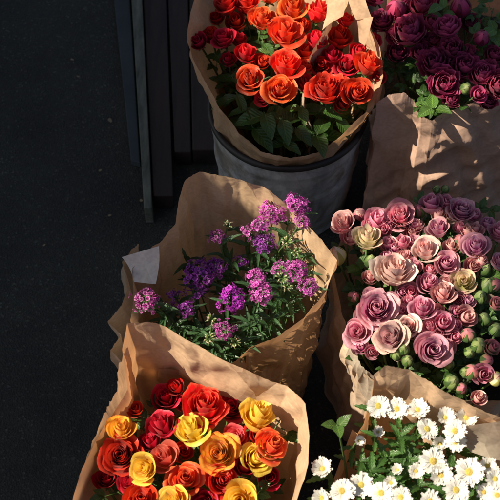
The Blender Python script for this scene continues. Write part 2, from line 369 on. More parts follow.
# ------------------------------------------------------------------ zinc bucket
BC = P(288, 107, .30); BC.z = 0
def lathe(prof, n=96):
    V, F = [], []
    for (r, z) in prof:
        for k in range(n):
            a = 2*math.pi*k/n; V.append((r*math.cos(a), r*math.sin(a), z))
    for i in range(len(prof)-1):
        for k in range(n):
            k2 = (k+1) % n; F.append((i*n+k, i*n+k2, (i+1)*n+k2, (i+1)*n+k))
    return V, F
bk = empty('bucket', BC, 'galvanised zinc bucket with black rim holding the bright red roses', 'bucket')
RB, RT, HB = .143, .163, .30
prof = [(0.0, .004), (RB-.006, .004), (RB-.004, 0), (RB, .004)]
for i in range(41):
    t = i/40; z = .006 + t*(HB-.012); r = RB + (RT-RB)*t
    for zc in (.075, .16, .172, .262): r += .0032*math.exp(-((z-zc)/.004)**2)
    prof.append((r, z))
prof += [(RT-.003, HB-.004)] + [(RB+(RT-RB)*t-.003, .006+t*(HB-.012)) for t in (.8, .5, .2, 0)] + [(0, .008)]
v, f = lathe(prof); link('body', mesh_from('body', v, f), ZINC, bk)
v, f = lathe([(RT + .0065*math.cos(a)-.001, HB + .0085*math.sin(a)) for a in [2*math.pi*k/12 for k in range(13)]])
link('rim', mesh_from('rim', v, f), RUB, bk)

# ------------------------------------------------------------------ paper wraps
def cr(p0, p1, p2, p3, t):
    return .5*((2*p1) + (p2-p0)*t + (2*p0-5*p1+4*p2-p3)*t*t + (3*p1-p0-3*p2+p3)*t**3)
def spline(pts, n, closed=True, kink=.95):
    m = len(pts); out = []
    segs = m if closed else m-1
    per = n // segs + 1
    for i in range(segs):
        if closed: q = [pts[(i+k-1) % m] for k in range(4)]
        else: q = [pts[min(max(i+k-1, 0), m-1)] for k in range(4)]
        for j in range(per): out.append(cr(*q, j/per).lerp(q[1].lerp(q[2], j/per), kink))
    if not closed: out.append(pts[-1])
    return out
def ridged(p, fx, fz, seed):
    q = Vector((p.x*fx + seed, p.y*fx - seed, p.z*fz + seed*.3))
    a = 1 - abs(noise.noise(q)) * 2.2
    q2 = q*2.3 + Vector((7, 3, 1)); a2 = 1 - abs(noise.noise(q2)) * 2.2
    return a*.65 + a2*.35
def facets(p, seed, f0):
    g = random.Random(seed*7+1); h = 0
    w = Vector((noise.noise(p*6+Vector((seed, 0, 0))), noise.noise(p*6+Vector((0, seed, 0))), noise.noise(p*6+Vector((0, 0, seed)))))*.05
    q = p + w
    for i in range(6):
        d = Vector((g.gauss(0, 1), g.gauss(0, 1), g.gauss(0, .7))).normalized(); f = f0*g.uniform(.6, 2.2)
        x = q.dot(d)*f + g.random(); t = abs((x % 1)-.5)*2
        h += (t-.5)/ (f/f0)
    return h/6
def sheet(name, rim, parent, mat, k=.86, mid=None, zb=.004, closed=True, fx=17, fz=2.2, amp=.008, seed=1, flare=0, ky=None, pw=1, center=None, rows=70, jag=.0012, fac=.04, ff=9, down=None, bulge=0.0, ragged=0):
    pts = [P(*q) for q in rim]
    ctr = center or sum((Vector((p.x, p.y, 0)) for p in pts), Vector())/len(pts)
    ring = spline(pts, 420, closed)
    n = len(ring); V = []
    rr = random.Random(seed)
    for j in range(rows+1):
        s = (j/rows)
        for i, p in enumerate(ring):
            ang = i/n
            base = Vector((ctr.x + (p.x-ctr.x)*k, ctr.y + (p.y-ctr.y)*(ky or k), zb))
            if down is not None: base.z = p.z - down
            if mid:
                rad, zm, rb = mid
                d = Vector((p.x-ctr.x, p.y-ctr.y, 0)).normalized()
                m_ = Vector((ctr.x, ctr.y, zm)) + d*rad; b_ = Vector((ctr.x, ctr.y, zb)) + d*rb
                hs = .45
                q = p.lerp(m_, s/hs) if s < hs else m_.lerp(b_, (s-hs)/(1-hs))
            else:
                q = p.lerp(base, s)
                if pw != 1: q.x = p.x + (base.x-p.x)*s**pw; q.y = p.y + (base.y-p.y)*s**pw
            d = Vector((q.x-ctr.x, q.y-ctr.y, 0))
            d = d.normalized() if d.length > 1e-5 else Vector((1, 0, 0))
            q = q + d*(bulge*math.sin(math.pi*s))
            w = min(1, s*9+.25)
            h = ridged(q, fx, fz, seed) - .5
            big = noise.noise(Vector((q.x*5+seed, q.y*5, q.z*3.0)))
            q = q + d*(amp*1.5*(max(0, h+.5)**2.2-.25)*w + amp*.9*big*w + fac*facets(q, seed, ff)*w)
            if flare and s < .05: q = q + d*(flare*(1-s/.05)**2)
            if j == 0:
                q.z += (noise.noise(Vector((ang*160, seed, 0))))*jag*2 + noise.noise(Vector((ang*35, seed, 4)))*jag*3
                if ragged: q.z += ragged*(abs(((ang*13.0+noise.noise(Vector((ang*9, seed, 0))))%1)-.5)-.25)
            V.append(q)
    F = []
    for j in range(rows):
        for i in range(n if closed else n-1):
            i2 = (i+1) % n
            F.append((j*n+i, j*n+i2, (j+1)*n+i2, (j+1)*n+i))
    loc = parent.location if parent else Vector()
    V = [v_-loc for v_ in V]
    return link(name, mesh_from(name, V, F), mat, parent), ctr
def wrap_root(ctr_pix, z, label):
    p = P(*ctr_pix, z); p.z = 0
    return empty('paper_wrap', p, label, 'paper wrap', 'kraft paper bouquet wraps')

# mixed roses
w1 = wrap_root((200, 455), .45, 'warm kraft paper wrap round the yellow, orange and crimson roses')
RIM1 = [(129, 326, .53), (148, 324, .54), (166, 329, .535), (200, 350, .525), (250, 375, .51), (286, 387, .50), (303, 404, .49), (307, 436, .48), (302, 478, .465), (288, 520, .44), (240, 548, .43), (170, 556, .43), (105, 540, .43), (74, 502, .45), (82, 474, .44), (99, 440, .425), (114, 416, .435), (130, 391, .47), (124, 352, .52)]
sheet('paper_sheet', RIM1, w1, KRAFT_W, k=.86, seed=3, amp=.005, flare=.004, fac=.035, fx=9, fz=4)
o, _ = sheet('outer_sheet', [(127, 345, .52), (119, 365, .50), (117, 390, .47), (104, 415, .44), (90, 450, .42), (78, 485, .41), (72, 520, .40)], w1, TISSUE, closed=False, k=.84, seed=8, amp=.006, center=P(200, 460, .45), rows=30, flare=0, ragged=.02, down=.42)
# purple flowers
w2 = wrap_root((235, 285), .45, 'tall backed kraft paper wrap round the purple sweet williams')
RIM2 = [(200, 172, .565), (232, 178, .56), (262, 187, .55), (290, 206, .53), (316, 236, .51), (336, 260, .505), (326, 290, .48), (304, 318, .455), (275, 338, .435), (250, 348, .425), (236, 362, .41), (205, 374, .40), (165, 368, .41), (138, 345, .43), (130, 320, .45), (133, 296, .46), (133, 268, .475), (146, 252, .49), (163, 240, .505), (176, 224, .525), (179, 200, .55), (186, 180, .57)]
sheet('paper_sheet', RIM2, w2, KRAFT, k=.84, seed=11, amp=.007)
sheet('outer_sheet', [(140, 244, .47), (122, 262, .455), (127, 290, .45), (122, 305, .44), (107, 322, .42), (121, 335, .41), (111, 350, .40), (126, 368, .385), (128, 390, .37)], w2, TISSUE, closed=False, k=.86, seed=14, amp=.006, center=P(235, 285, .45), rows=30, flare=0, down=.36)
# white label folded over the left lip
def patch(name, pix, parent, mat, nx=14, ny=14, bend=.006, seed=0):
    a, b_, c_, d_ = [P(*q) for q in pix]; V = []
    for j in range(ny+1):
        for i in range(nx+1):
            s, t = i/nx, j/ny
            p = a.lerp(b_, s).lerp(d_.lerp(c_, s), t)
            nrm = (b_-a).cross(d_-a).normalized()
            p = p + nrm*(bend*math.sin(math.pi*t)*1.0 + .004*noise.noise(p*40+Vector((seed, 0, 0))))
            V.append(p - parent.location)
    F = [(j*(nx+1)+i, j*(nx+1)+i+1, (j+1)*(nx+1)+i+1, (j+1)*(nx+1)+i) for j in range(ny) for i in range(nx)]
    return link(name, mesh_from(name, V, F), mat, parent)
patch('label', [(122, 257, .492), (159, 246, .514), (156, 284, .476), (134, 282, .468)], w2, WHITEP, seed=2, bend=.010)

# daisies
w3 = wrap_root((430, 470), .42, 'kraft paper wrap with a raised back round the white daisies')
RIM3 = [(373, 374, .50), (385, 365, .525), (408, 369, .525), (438, 388, .51), (470, 405, .50), (515, 425, .48), (550, 470, .45), (545, 530, .42), (480, 570, .40), (400, 570, .40), (350, 540, .39), (330, 495, .38), (345, 455, .385), (364, 425, .41), (371, 398, .45)]
sheet('paper_sheet', RIM3, w3, KRAFT_W, k=.84, seed=21, amp=.006)
patch('folded_flap', [(455, 428, .46), (520, 418, .49), (530, 470, .42), (470, 452, .43)], w3, TISSUE, seed=9)
patch('outer_sheet', [(352, 430, .40), (366, 440, .39), (352, 520, .2), (324, 505, .25)], w3, KRAFT, seed=12)
# pink roses
w4 = wrap_root((450, 295), .42, 'grey brown paper wrap round the pink and mauve roses')
RIM4 = [(333, 262, .40), (341, 300, .395), (349, 335, .395), (360, 368, .39), (390, 392, .38), (430, 402, .38), (500, 400, .38), (560, 350, .38), (575, 290, .38), (550, 235, .38), (500, 212, .38), (440, 212, .38), (380, 222, .38), (343, 240, .39)]
sheet('paper_sheet', RIM4, w4, KRAFT_G, k=.97, seed=31, amp=.010, fx=12, fz=3, flare=.002)
sheet('tissue_lining', [(346, 322, .405), (352, 342, .41), (362, 366, .405), (384, 388, .40)], w4, TISSUE, closed=False, k=.97, seed=33, amp=.006, fx=30, fz=4, center=P(450, 295, .42), rows=24, flare=0, down=.11, ragged=.01)
# dark peonies
w5 = wrap_root((470, 20), .42, 'crumpled dull brown paper wrap round the dark burgundy peonies')
RIM5 = [(375, 104, .40), (388, 95, .42), (404, 92, .425), (414, 100, .405), (421, 116, .38), (432, 121, .37), (444, 113, .385), (470, 103, .405), (500, 97, .415), (545, 85, .42), (590, 40, .42), (595, -30, .42), (540, -85, .42), (460, -95, .42), (405, -65, .42), (388, -10, .41), (385, 50, .40), (380, 84, .395)]
sheet('paper_sheet', RIM5, w5, KRAFT_D, k=.97, ky=1.28, pw=.6, seed=41, amp=.006, fx=7, fz=9, fac=.06)
# red roses, in the bucket
w6 = empty('paper_wrap', Vector((BC.x, BC.y, .02)), 'kraft paper wrap lining the zinc bucket round the bright red roses', 'paper wrap', 'kraft paper bouquet wraps')
RIM6 = [(374, 104, .42), (354, 122, .395), (338, 139, .37), (320, 151, .355), (290, 157, .35), (260, 150, .355), (238, 132, .37), (220, 108, .39), (207, 84, .41), (194, 60, .44), (187, 40, .46), (190, 12, .48), (200, -20, .49), (240, -50, .49), (300, -60, .49), (345, -35, .49), (366, 18, .48), (380, 48, .46), (383, 76, .44)]
sheet('paper_sheet', RIM6, w6, KRAFT, mid=(.152, .30, .12), zb=.02, seed=51, amp=.006, center=Vector((BC.x, BC.y, 0)), fx=14, fz=6)
sheet('inner_fold', [(342, -20, .50), (326, 28, .48), (310, 55, .45), (302, 76, .43), (305, 108, .395), (312, 128, .36)], w6, KRAFT_G, closed=False, k=1.0, seed=55, amp=.004, center=Vector((BC.x+.05, BC.y, 0)), rows=20, flare=0, down=.10)
patch('twisted_strip', [(344, -12, .53), (362, -12, .53), (372, 18, .50), (356, 20, .50)], w6, KRAFT_W, seed=6, bend=.008)
patch('twisted_strip', [(357, 19, .50), (373, 17, .502), (365, 46, .475), (359, 42, .475)], w6, KRAFT_W, seed=7, bend=-.006)
patch('twisted_strip', [(330, -12, .515), (346, -12, .53), (343, 16, .50), (322, 30, .485)], w6, KRAFT_W, seed=8, bend=.004)

# ------------------------------------------------------------------ flower meshes
def rose_mesh(seed, N=19, Hk=1.0, tight=1.0, ruffle=.03, wide0=115, wide1=58, curl=.6, nu=11, nv=9, grow=.85, gap=1.0, drop=.26, cupmin=.12):
    """rose of outer radius 1: a tightly rolled heart inside cupped petals whose lips roll back to blunt points"""
    g = random.Random(seed); parts = []
    az = g.random()*6.28
    for i in range(N):
        t = i/(N-1)
        az += R(137.5) + R(g.uniform(-22, 22))
        Rp = .10 + .76*(t**grow)
        H = Hk*(.92 + .16*math.sin(math.pi*min(1, t*1.3)) - drop*t*t) * g.uniform(.92, 1.05)
        W = R(wide0 + (wide1-wide0)*min(1, t*1.4)) * g.uniform(.85, 1.15)
        cup = ((1-t)**1.3*.50*tight + cupmin)*g.uniform(.8, 1.2)
        cu = curl*(.10 + max(0, (t-.25)/.75))*g.uniform(.35, 1.7)
        spiral = g.uniform(.06, .22)*(1-.5*t); ph = g.random()*6.28; ph2 = g.random()*6.28; tilt = g.uniform(-.10, .10)
        point = g.uniform(-.02, .05); asym = g.uniform(-.35, .35); rnd = g.random(); shift = g.uniform(-.05, .05)*t
        V, C, F = [], [], []
        for b_ in range(nv+1):
            v_ = b_/nv
            for a_ in range(nu+1):
                u_ = -1+2*a_/nu
                au = abs(u_ + asym*.3*(1-u_*u_))
                e = v_*(1 - .34*au**2.2 + point*max(0, 1-au*2.6))
                ang = az + W*u_*(.32+.68*math.sin(min(1, v_*1.35)*math.pi/2))
                r = Rp*(.18 + 1.02*e**.50)*(1 - cup*.62*max(0, e-.25)**1.6)
                r *= 1 + spiral*u_ + shift
                z = H*(e**.88)
                c_ = max(0, e-.60)/.40
                side = .55 + .75*abs(u_)**1.5
                r += cu*(.10+.26*Rp)*c_**1.7*side
                z -= cu*.34*c_**2.8*side
                wv = math.sin(3.3*u_+ph)*.45+math.sin(7.1*u_+ph2)*.35+math.sin(13*u_+ph)*.2
                r += ruffle*wv*e**3*(.6+1.6*t); z += ruffle*1.3*(math.sin(4.2*u_+ph2)+.5*math.sin(10*u_+ph))*e**3*(.5+1.1*t) + tilt*u_*e
                # soft rib and hollow down the middle
                r -= .035*t*math.exp(-(u_*3)**2)*e*(1-e)*4
                V.append(Vector((r*math.cos(ang), r*math.sin(ang), z))); C.append((min(1, v_), t, rnd, u_*.5+.5))
        for b_ in range(nv):
            for a_ in range(nu):
                k = b_*(nu+1)+a_; F.append((k, k+1, k+nu+2, k+nu+1))
        parts.append((V, F, C))
    V, F, C = merge(parts)
    rs = sorted(math.hypot(v.x, v.y) for v in V); k = 1/rs[int(len(rs)*.985)]
    return [Vector((v.x*k, v.y*k, v.z*min(1, k*1.12))) for v in V], F, C
def calyx_mesh(n=5, L=.9, w=.28, droop=.2):
    parts = []
    V, F = [], []
    prof = [(.03, -.22), (.16, -.16), (.26, -.02), (.24, .10)]
    for (r, z) in prof:
        for k in range(10): a = 2*math.pi*k/10; V.append(Vector((r*math.cos(a), r*math.sin(a), z)))
    for i in range(3):
        for k in range(10): k2 = (k+1) % 10; F.append((i*10+k, i*10+k2, (i+1)*10+k2, (i+1)*10+k))
    parts.append((V, F))
    for s in range(n):
        a = 2*math.pi*s/n; d = Vector((math.cos(a), math.sin(a), 0)); q = Vector((-d.y, d.x, 0)); V, F = [], []
        for j in range(6):
            t = j/5; c0 = d*(.22+L*.75*math.sin(t*1.3)) + Vector((0, 0, .0+L*.35*t-droop*t*t*1.8))
            ww = w*(1-t)**.8*(.6+.8*t)
            V += [c0-q*ww, c0+Vector((0, 0, -.04)), c0+q*ww]
        for j in range(5): F += [(j*3, j*3+1, j*3+4, j*3+3), (j*3+1, j*3+2, j*3+5, j*3+4)]
        parts.append((V, F))
    return merge(parts)
def leaf_verts(L=1.0, w=.34, fold=.25, bend=.35, serr=.03, n=10, tip=1.3):
    V, F, C = [], [], []
    for j in range(n+1):
        t = j/n
        ww = w*math.sin(math.pi*t**.85)**.85*(1-.25*t**tip) + (serr*(j % 2) if 0 < j < n else 0)
        z = bend*(-t*t+.35*t)
        for i in (-2, -1, 0, 1, 2):
            x = ww*i/2; V.append(Vector((x, t*L, z + abs(x)*fold - .03*(1-abs(i)/2)*math.sin(t*3.14) + .02*math.sin(t*17+i)*abs(i)/2))); C.append((abs(i)/2, t, .5))
    for j in range(n):
        for i in range(4):
            k = j*5+i; F.append((k, k+1, k+6, k+5))
    return V, F, C
def compound_leaf(seed, pairs=1):
    """toothed leaflets on one stalk, as roses carry them"""
    g = random.Random(seed); parts = []
    v, f = tube([(0, 0, 0), (0, .3, .03), (0, .62, .02)], [.014, .011, .008], 5); parts.append((v, f, [(.0, .5, .5)]*len(v)))
    spots = [(.60, 0, .55)] + [(.56-.30*p, s_*R(62), .42-.05*p) for p in range(pairs) for s_ in (-1, 1)]
    for (y, an, sc_) in spots:
        V, F, C = leaf_verts(1, .33*g.uniform(.9, 1.1), g.uniform(.1, .35), g.uniform(.2, .5), .035, 14)
        M = Matrix.Translation((0, y, .02)) @ Matrix.Rotation(-an+g.uniform(-.15, .15), 4, 'Z') @ Matrix.Rotation(g.uniform(-.2, .2), 4, 'Y') @ Matrix.Scale(sc_, 4)
        parts.append(([M @ q for q in V], F, C))
    return merge(parts)
def bake(verts, M): return [M @ v for v in verts]

# head of many small fringed florets
def head_mesh(seed, n=64, flat=.66, fs=.25, spread=1.25, sparse=.08, lump=.30, budshare=.4):
    g = random.Random(seed); parts = []
    off = Vector((seed*1.7, seed*.3, 0))
    for k in range(n):
        if g.random() < sparse: continue
        c = 1 - (k+.5)/n*spread; c = max(-.35, c); s = math.sqrt(max(0, 1-c*c)); a = k*2.39996+g.uniform(-.35, .35)
        d = Vector((s*math.cos(a), s*math.sin(a), c)).normalized()
        rr = 1 + lump*noise.noise(d*1.6+off)*1.6 + g.uniform(-.16, .08)
        pos = Vector((d.x, d.y, d.z*flat))*rr
        dirn = (d*Vector((1, 1, 1)).x + Vector((g.uniform(-.5, .5), g.uniform(-.5, .5), g.uniform(-.1, .6)))).normalized()
        M = Matrix.Translation(pos) @ dirn.to_track_quat('Z', 'Y').to_matrix().to_4x4() @ Matrix.Rotation(g.random()*6, 4, 'Z') @ Matrix.Scale(fs*g.uniform(.55, 1.2), 4)
        rnd = g.random(); V, F, C = [], [], []
        cup = g.uniform(.1, 1.1)
        for p in range(5):
            a0 = 2*math.pi*p/5
            def pt(r, da, z): return Vector((r*math.cos(a0+da), r*math.sin(a0+da), z))
            o = len(V); j = g.uniform(.85, 1.1)
            V += [pt(.05, 0, -.3), pt(.5, -.34, .12*cup*2), pt(.5, .34, .12*cup*2), pt(.92*j, -.52, .4*cup), pt(1.05*j, -.18, .5*cup-.05), pt(.93*j, 0, .42*cup), pt(1.05*j, .2, .5*cup-.05), pt(.92*j, .52, .4*cup)]
            C += [(0, .5, rnd), (.5, .5, rnd), (.5, .5, rnd), (1, .5, rnd), (1, .5, rnd), (.9, .5, rnd), (1, .5, rnd), (1, .5, rnd)]
            F += [(o, o+1, o+2), (o+1, o+3, o+4, o+5), (o+1, o+5, o+2), (o+2, o+5, o+6, o+7)]
        parts.append((bake(V, M), F, C))
    for k in range(int(n*budshare)):
        a = g.random()*6.28; c = g.uniform(-.3, .9); s = math.sqrt(1-c*c); d = Vector((s*math.cos(a), s*math.sin(a), c*flat))*g.uniform(.85, 1.1)
        v, f = tube([d*.55, d*.85, d*1.0, d*1.08], [.03, .05, .045, .01], 5)
        parts.append((v, f, [(.25+.25*g.random(), .5, g.random())]*len(v)))
    return merge(parts)
def budcluster(seed, n=16):
    """unopened buds: green calyces with pale tips on short branching stalks"""
    g = random.Random(seed); parts = []
    for k in range(n):
        a = g.random()*6.28; c = g.uniform(-.1, .95); s = math.sqrt(1-c*c); d = Vector((s*math.cos(a), s*math.sin(a), c)); L = g.uniform(.65, 1.05); r = g.uniform(.09, .15)
        q = [Vector((0, 0, -.5)), d*L*.35, d*L*.6, d*L*.8, d*L*.95, d*L*1.05]
        v, f = tube(q, [.03, .03, r, r*1.05, r*.7, .02], 7); rnd = g.random()
        parts.append((v, f, [((0, .1, .35, .55, .85, 1)[i//7] if g.random() < 2 else 0, .5, rnd) for i in range(len(v))]))
        if k % 3 == 0:
            V, F, C = leaf_verts(1, .14, .3, .5, 0, 6); M = Matrix.Translation(d*.25) @ (d+Vector((0, 0, .1))).normalized().to_track_quat('Y', 'Z').to_matrix().to_4x4() @ Matrix.Scale(.9, 4)
            parts.append(([M @ q_ for q_ in V], F, [(.12, .5, .5)]*len(V)))
    return merge(parts)
def daisy_rays(seed, n=20, rings=2, cup=.12):
    g = random.Random(seed); parts = []
    for rg in range(rings):
        nn = n + 3*rg
        for k in range(nn):
            a = 2*math.pi*(k + .5*rg)/nn + g.uniform(-.06, .06); L = g.uniform(.76, 1.04)*(1-.12*(rings-1-rg)); w = g.uniform(.085, .125)
            lift = g.uniform(-.05, .14) + cup + .10*(rings-1-rg); tw = g.uniform(-.35, .35); rnd = g.random(); V, F, C = [], [], []
            drop = g.uniform(.05, .3)
            for j in range(6):
                t = j/5; r = .14 + (L-.14)*t; ww = w*(.45+.75*math.sin(min(1, t*1.25)*math.pi*.5))*(1 if j < 5 else .55)
                z = lift*t - drop*t*t*.55
                for i in (-1, 0, 1):
                    rr = r + (-.05 if (j == 5 and i == 0) else 0)
                    V.append(Vector((rr*math.cos(a)-i*ww*math.sin(a), rr*math.sin(a)+i*ww*math.cos(a), z + (.035 if i == 0 else 0)*-1 + tw*i*ww*.6))); C.append((t, .5, rnd))
            for j in range(5):
                for i in range(2): q = j*3+i; F.append((q, q+1, q+4, q+3))
            parts.append((V, F, C))
    return merge(parts)
def daisy_disc(seed):
    g = random.Random(seed); parts = []
    for k in range(70):
        r = .23*math.sqrt((k+.5)/70); a = k*2.39996; z = .10*(1-(r/.24)**2)+.03
        c0 = Vector((r*math.cos(a), r*math.sin(a), z)); s = .026; rnd = g.random(); V = [c0+Vector((0, 0, .035))]
        for q in range(5): V.append(c0+Vector((s*math.cos(q*1.257), s*math.sin(q*1.257), -.01)))
        parts.append((V, [(0, 1+q, 1+(q+1) % 5) for q in range(5)], [(1, .5, rnd)]+[(.2, .5, rnd)]*5))
    V, F = [Vector((0, 0, .09))], []
    for k in range(16): V.append(Vector((.25*math.cos(k*math.pi/8), .25*math.sin(k*math.pi/8), .0)))
    parts.append((V, [(0, 1+k, 1+(k+1) % 16) for k in range(16)], [(.2, .5, .5)]*17))
    return merge(parts)

def bud_mesh(seed):
    """closed pointed bud: petals furled over one another, held by four long sepals"""
    g = random.Random(seed); parts = []; az = g.random()*6; Ht = g.uniform(2.0, 2.5)
    def prof(e): return (math.sin(math.pi*min(1, .16+.84*e)**.92))**.8 if e < .995 else 0.0
    for i in range(9):
        sep_ = i > 4; V, C, F = [], [], []; nu, nv = 8, 12; rnd = g.random(); sp_ = g.uniform(.05, .14)
        az += R(137.5) if not sep_ else R(90+g.uniform(-12, 12)); half = R(80) if not sep_ else R(34)
        open_ = g.uniform(0, .16) if i in (3, 4) else 0; twist = g.uniform(.3, .8)
        for b_ in range(nv+1):
            v_ = b_/nv
            for a_ in range(nu+1):
                u_ = -1+2*a_/nu
                e = v_*(1-.12*abs(u_)**2) if not sep_ else v_*.92
                w_ = 1 if not sep_ else (1-v_)**.7*(.7+.6*v_)
                r = (.80+.045*min(i, 4)+(.06 if sep_ else 0))*prof(e)*(1+(sp_*u_ if not sep_ else .0)) + open_*max(0, e-.6)*2
                if sep_: r += .22*max(0, v_-.55)**1.5
                ang = az + half*u_*w_ + twist*e
                V.append(Vector((r*math.cos(ang), r*math.sin(ang), (Ht-.05*min(i, 4))*e))); C.append((v_ if not sep_ else 0, .3, rnd, u_*.5+.5))
        for b_ in range(nv):
            for a_ in range(nu):
                k = b_*(nu+1)+a_; F.append((k, k+1, k+nu+2, k+nu+1))
        parts.append((V, F, C))
    return merge(parts)
BLOOM_SHAPES = {
 'rose':  [rose_mesh(s, N=15+s % 4, Hk=1.22+.05*(s % 3), tight=1.25, wide1=66, ruffle=.022, nu=13, curl=.40+.10*(s % 4), grow=1.25+.12*(s % 3), drop=.14+.08*(s % 3), cupmin=(.05, .22, .38)[s % 3]) for s in range(1, 13)],
 'open':  [rose_mesh(s, N=25, Hk=1.15, tight=1.1, curl=.42, ruffle=.04, grow=1.0, wide1=54, nu=13, drop=.2, cupmin=.2) for s in (11, 12, 13)],
 'small': [rose_mesh(s, N=11, Hk=1.4, tight=1.4, curl=.30, wide1=78, grow=1.2, ruffle=.02, cupmin=.45) for s in (21, 22, 23, 24)],
 'bud':   [bud_mesh(s) for s in (31, 32, 33, 34)],
 'peony': [rose_mesh(s, N=34, Hk=1.35, tight=1.5, curl=.12, ruffle=.055, wide0=60, wide1=42, nu=9, nv=7, drop=.32, cupmin=.5) for s in (41, 42, 43)],
 'head':  [head_mesh(s) for s in (51, 52, 53, 54)],
 'loose': [head_mesh(s, n=42, flat=.6, fs=.28, sparse=.3, lump=.5) for s in (61, 62, 63)],
 'sprig': [budcluster(s) for s in (71, 72, 73)],
 'daisy': [daisy_rays(s, n=20+s % 6, cup=(.05, .2, .35, .12, .28)[s % 5]) for s in range(81, 88)],
 'cupdaisy': [daisy_rays(s, cup=.75) for s in (85, 86)],
}
CALYX_S = calyx_mesh(); 
DISC = mesh_from('disc', *daisy_disc(1)); DISC.materials.append(PM['discy'])
CAL = mesh_from('calyx', *CALYX_S[:2]); CAL.materials.append(CALYX)
CAL2 = mesh_from('calyx', *calyx_mesh(7, .45, .2, .0)[:2]); CAL2.materials.append(CALYX)
LEAFM = {}
def leaf_mesh(kind):
    if kind not in LEAFM:
        L, mat = {'rose': (compound_leaf(3, 1), LEAF), 'rose_b': (compound_leaf(8, 2), LEAF), 'round': (leaf_verts(1, .30, .22, .45, .012, 12), LEAF), 'long': (leaf_verts(1, .20, .25, .5, .008, 12), LEAF), 'lance': (leaf_verts(1, .11, .4, .45, 0), LEAF_B), 'mum': (leaf_verts(1, .15, .35, .5, .05), LEAF_M), 'fresh': (leaf_verts(1, .30, .2, .3, 0), LEAF_L)}[kind]
        me = mesh_from('leaf', *L); me.materials.append(mat); LEAFM[kind] = me
    return LEAFM[kind]
_bl = {}
def bloom_mesh(shape, i, col):
    key = (shape, i, col)
    if key not in _bl:
        V, F, C = BLOOM_SHAPES[shape][i]
        me = mesh_from('bloom', V, F, C); me.materials.append(PM[col]); _bl[key] = me
    return _bl[key]

def flower(name, label, cat, group, px, py, d, z, shape, col, foot, foot_z=.03, leaves=2, leaf='rose', leaf_len=.055, lean=(0, 0), stem_r=.0022, foot_spread=.25, seed=None, stretch=1, tiltcam=.10, out=.75, leaf_zone=(.62, .9)):
    g = random.Random(seed if seed is not None else hash((round(px*7), round(py*11))) & 0xffff)
    head = P(px, py, z); rad = d*mpp(head)/2
    rel = Vector((head.x-foot.x, head.y-foot.y, 0))
    base = Vector((foot.x+rel.x*foot_spread, foot.y+rel.y*foot_spread, foot_z))
    root = empty(name, base, label, cat, group)
    axis = Vector((rel.x*out/.15*.35 + lean[0] + g.uniform(-.30, .30), rel.y*out/.15*.35 + lean[1] - tiltcam + g.uniform(-.30, .30), 1)).normalized()
    H = {'rose': 1.15, 'open': 1.0, 'small': 1.25, 'bud': 2.1, 'peony': 1.35}.get(shape, 0)
    zs = {'rose': 1.32, 'open': 1.2, 'small': 1.2}.get(shape, 1.0)
    pos = head - axis*rad*H*zs*.55            # foot of the bloom, so that its middle lies at head
    n = len(BLOOM_SHAPES[shape]); bi = g.randrange(n)
    q = axis.to_track_quat('Z', 'Y') @ Quaternion((0, 0, 1), g.random()*6.28)
    b_ = link('bloom', bloom_mesh(shape, bi, col), None, root)
    b_.location = pos-base; b_.rotation_mode = 'QUATERNION'; b_.rotation_quaternion = q
    b_.scale = (rad, rad, rad*stretch*zs)
    cal = link('calyx', CAL if H else CAL2, None, root); cal.location = pos-base - axis*rad*.02; cal.rotation_mode = 'QUATERNION'; cal.rotation_quaternion = q
    cs = rad*(.7 if shape == 'bud' else .62) if H else rad*.9
    cal.scale = (cs, cs, cs)
    if shape in ('daisy', 'cupdaisy'):
        cal.location = pos-base-axis*rad*.12; cal.scale = (rad*.5,)*3
        dd = link('disc', DISC, None, root); dd.location = pos-base+axis*rad*(.02 if shape == 'daisy' else .08); dd.rotation_mode = 'QUATERNION'; dd.rotation_quaternion = q; dd.scale = (rad,)*3
    top = pos - axis*rad*.1
    # stem: leaves the base upright and bends to meet the bloom's axis
    c1 = base + Vector((rel.x*.3, rel.y*.3, (top.z-base.z)*.5)); c2 = top - axis*(top.z-base.z)*.30
    pts = []
    for k in range(13):
        t = k/12; pts.append(((1-t)**3*base + 3*(1-t)**2*t*c1 + 3*(1-t)*t*t*c2 + t**3*top))
    v, f = tube([p-base for p in pts], [stem_r*(1.25-.35*k/12) for k in range(13)], 6)
    link('stem', mesh_from('stem', v, f), STEM, root)
    for k in range(leaves):
        t = leaf_zone[0] + (leaf_zone[1]-leaf_zone[0])*(k+.5*g.random())/max(1, leaves); i = min(11, int(t*12)); p = pts[i].lerp(pts[i+1], t*12-i)
        a = g.random()*6.28 if leaves < 4 else (k*math.pi + (k//2)*1.57 + g.uniform(-.4, .4))
        up = g.uniform(.25, .95)
        dv = Vector((math.cos(a), math.sin(a), up)).normalized()
        l = link('leaf', leaf_mesh(leaf), None, root); l.location = p-base; l.rotation_mode = 'QUATERNION'
        side = dv.cross(Vector((0, 0, 1))).normalized(); nrm = side.cross(dv)
        l.rotation_quaternion = Matrix((side, dv, nrm)).transposed().to_quaternion()
        s = leaf_len*g.uniform(.75, 1.2); l.scale = (s, s, s)
    return root

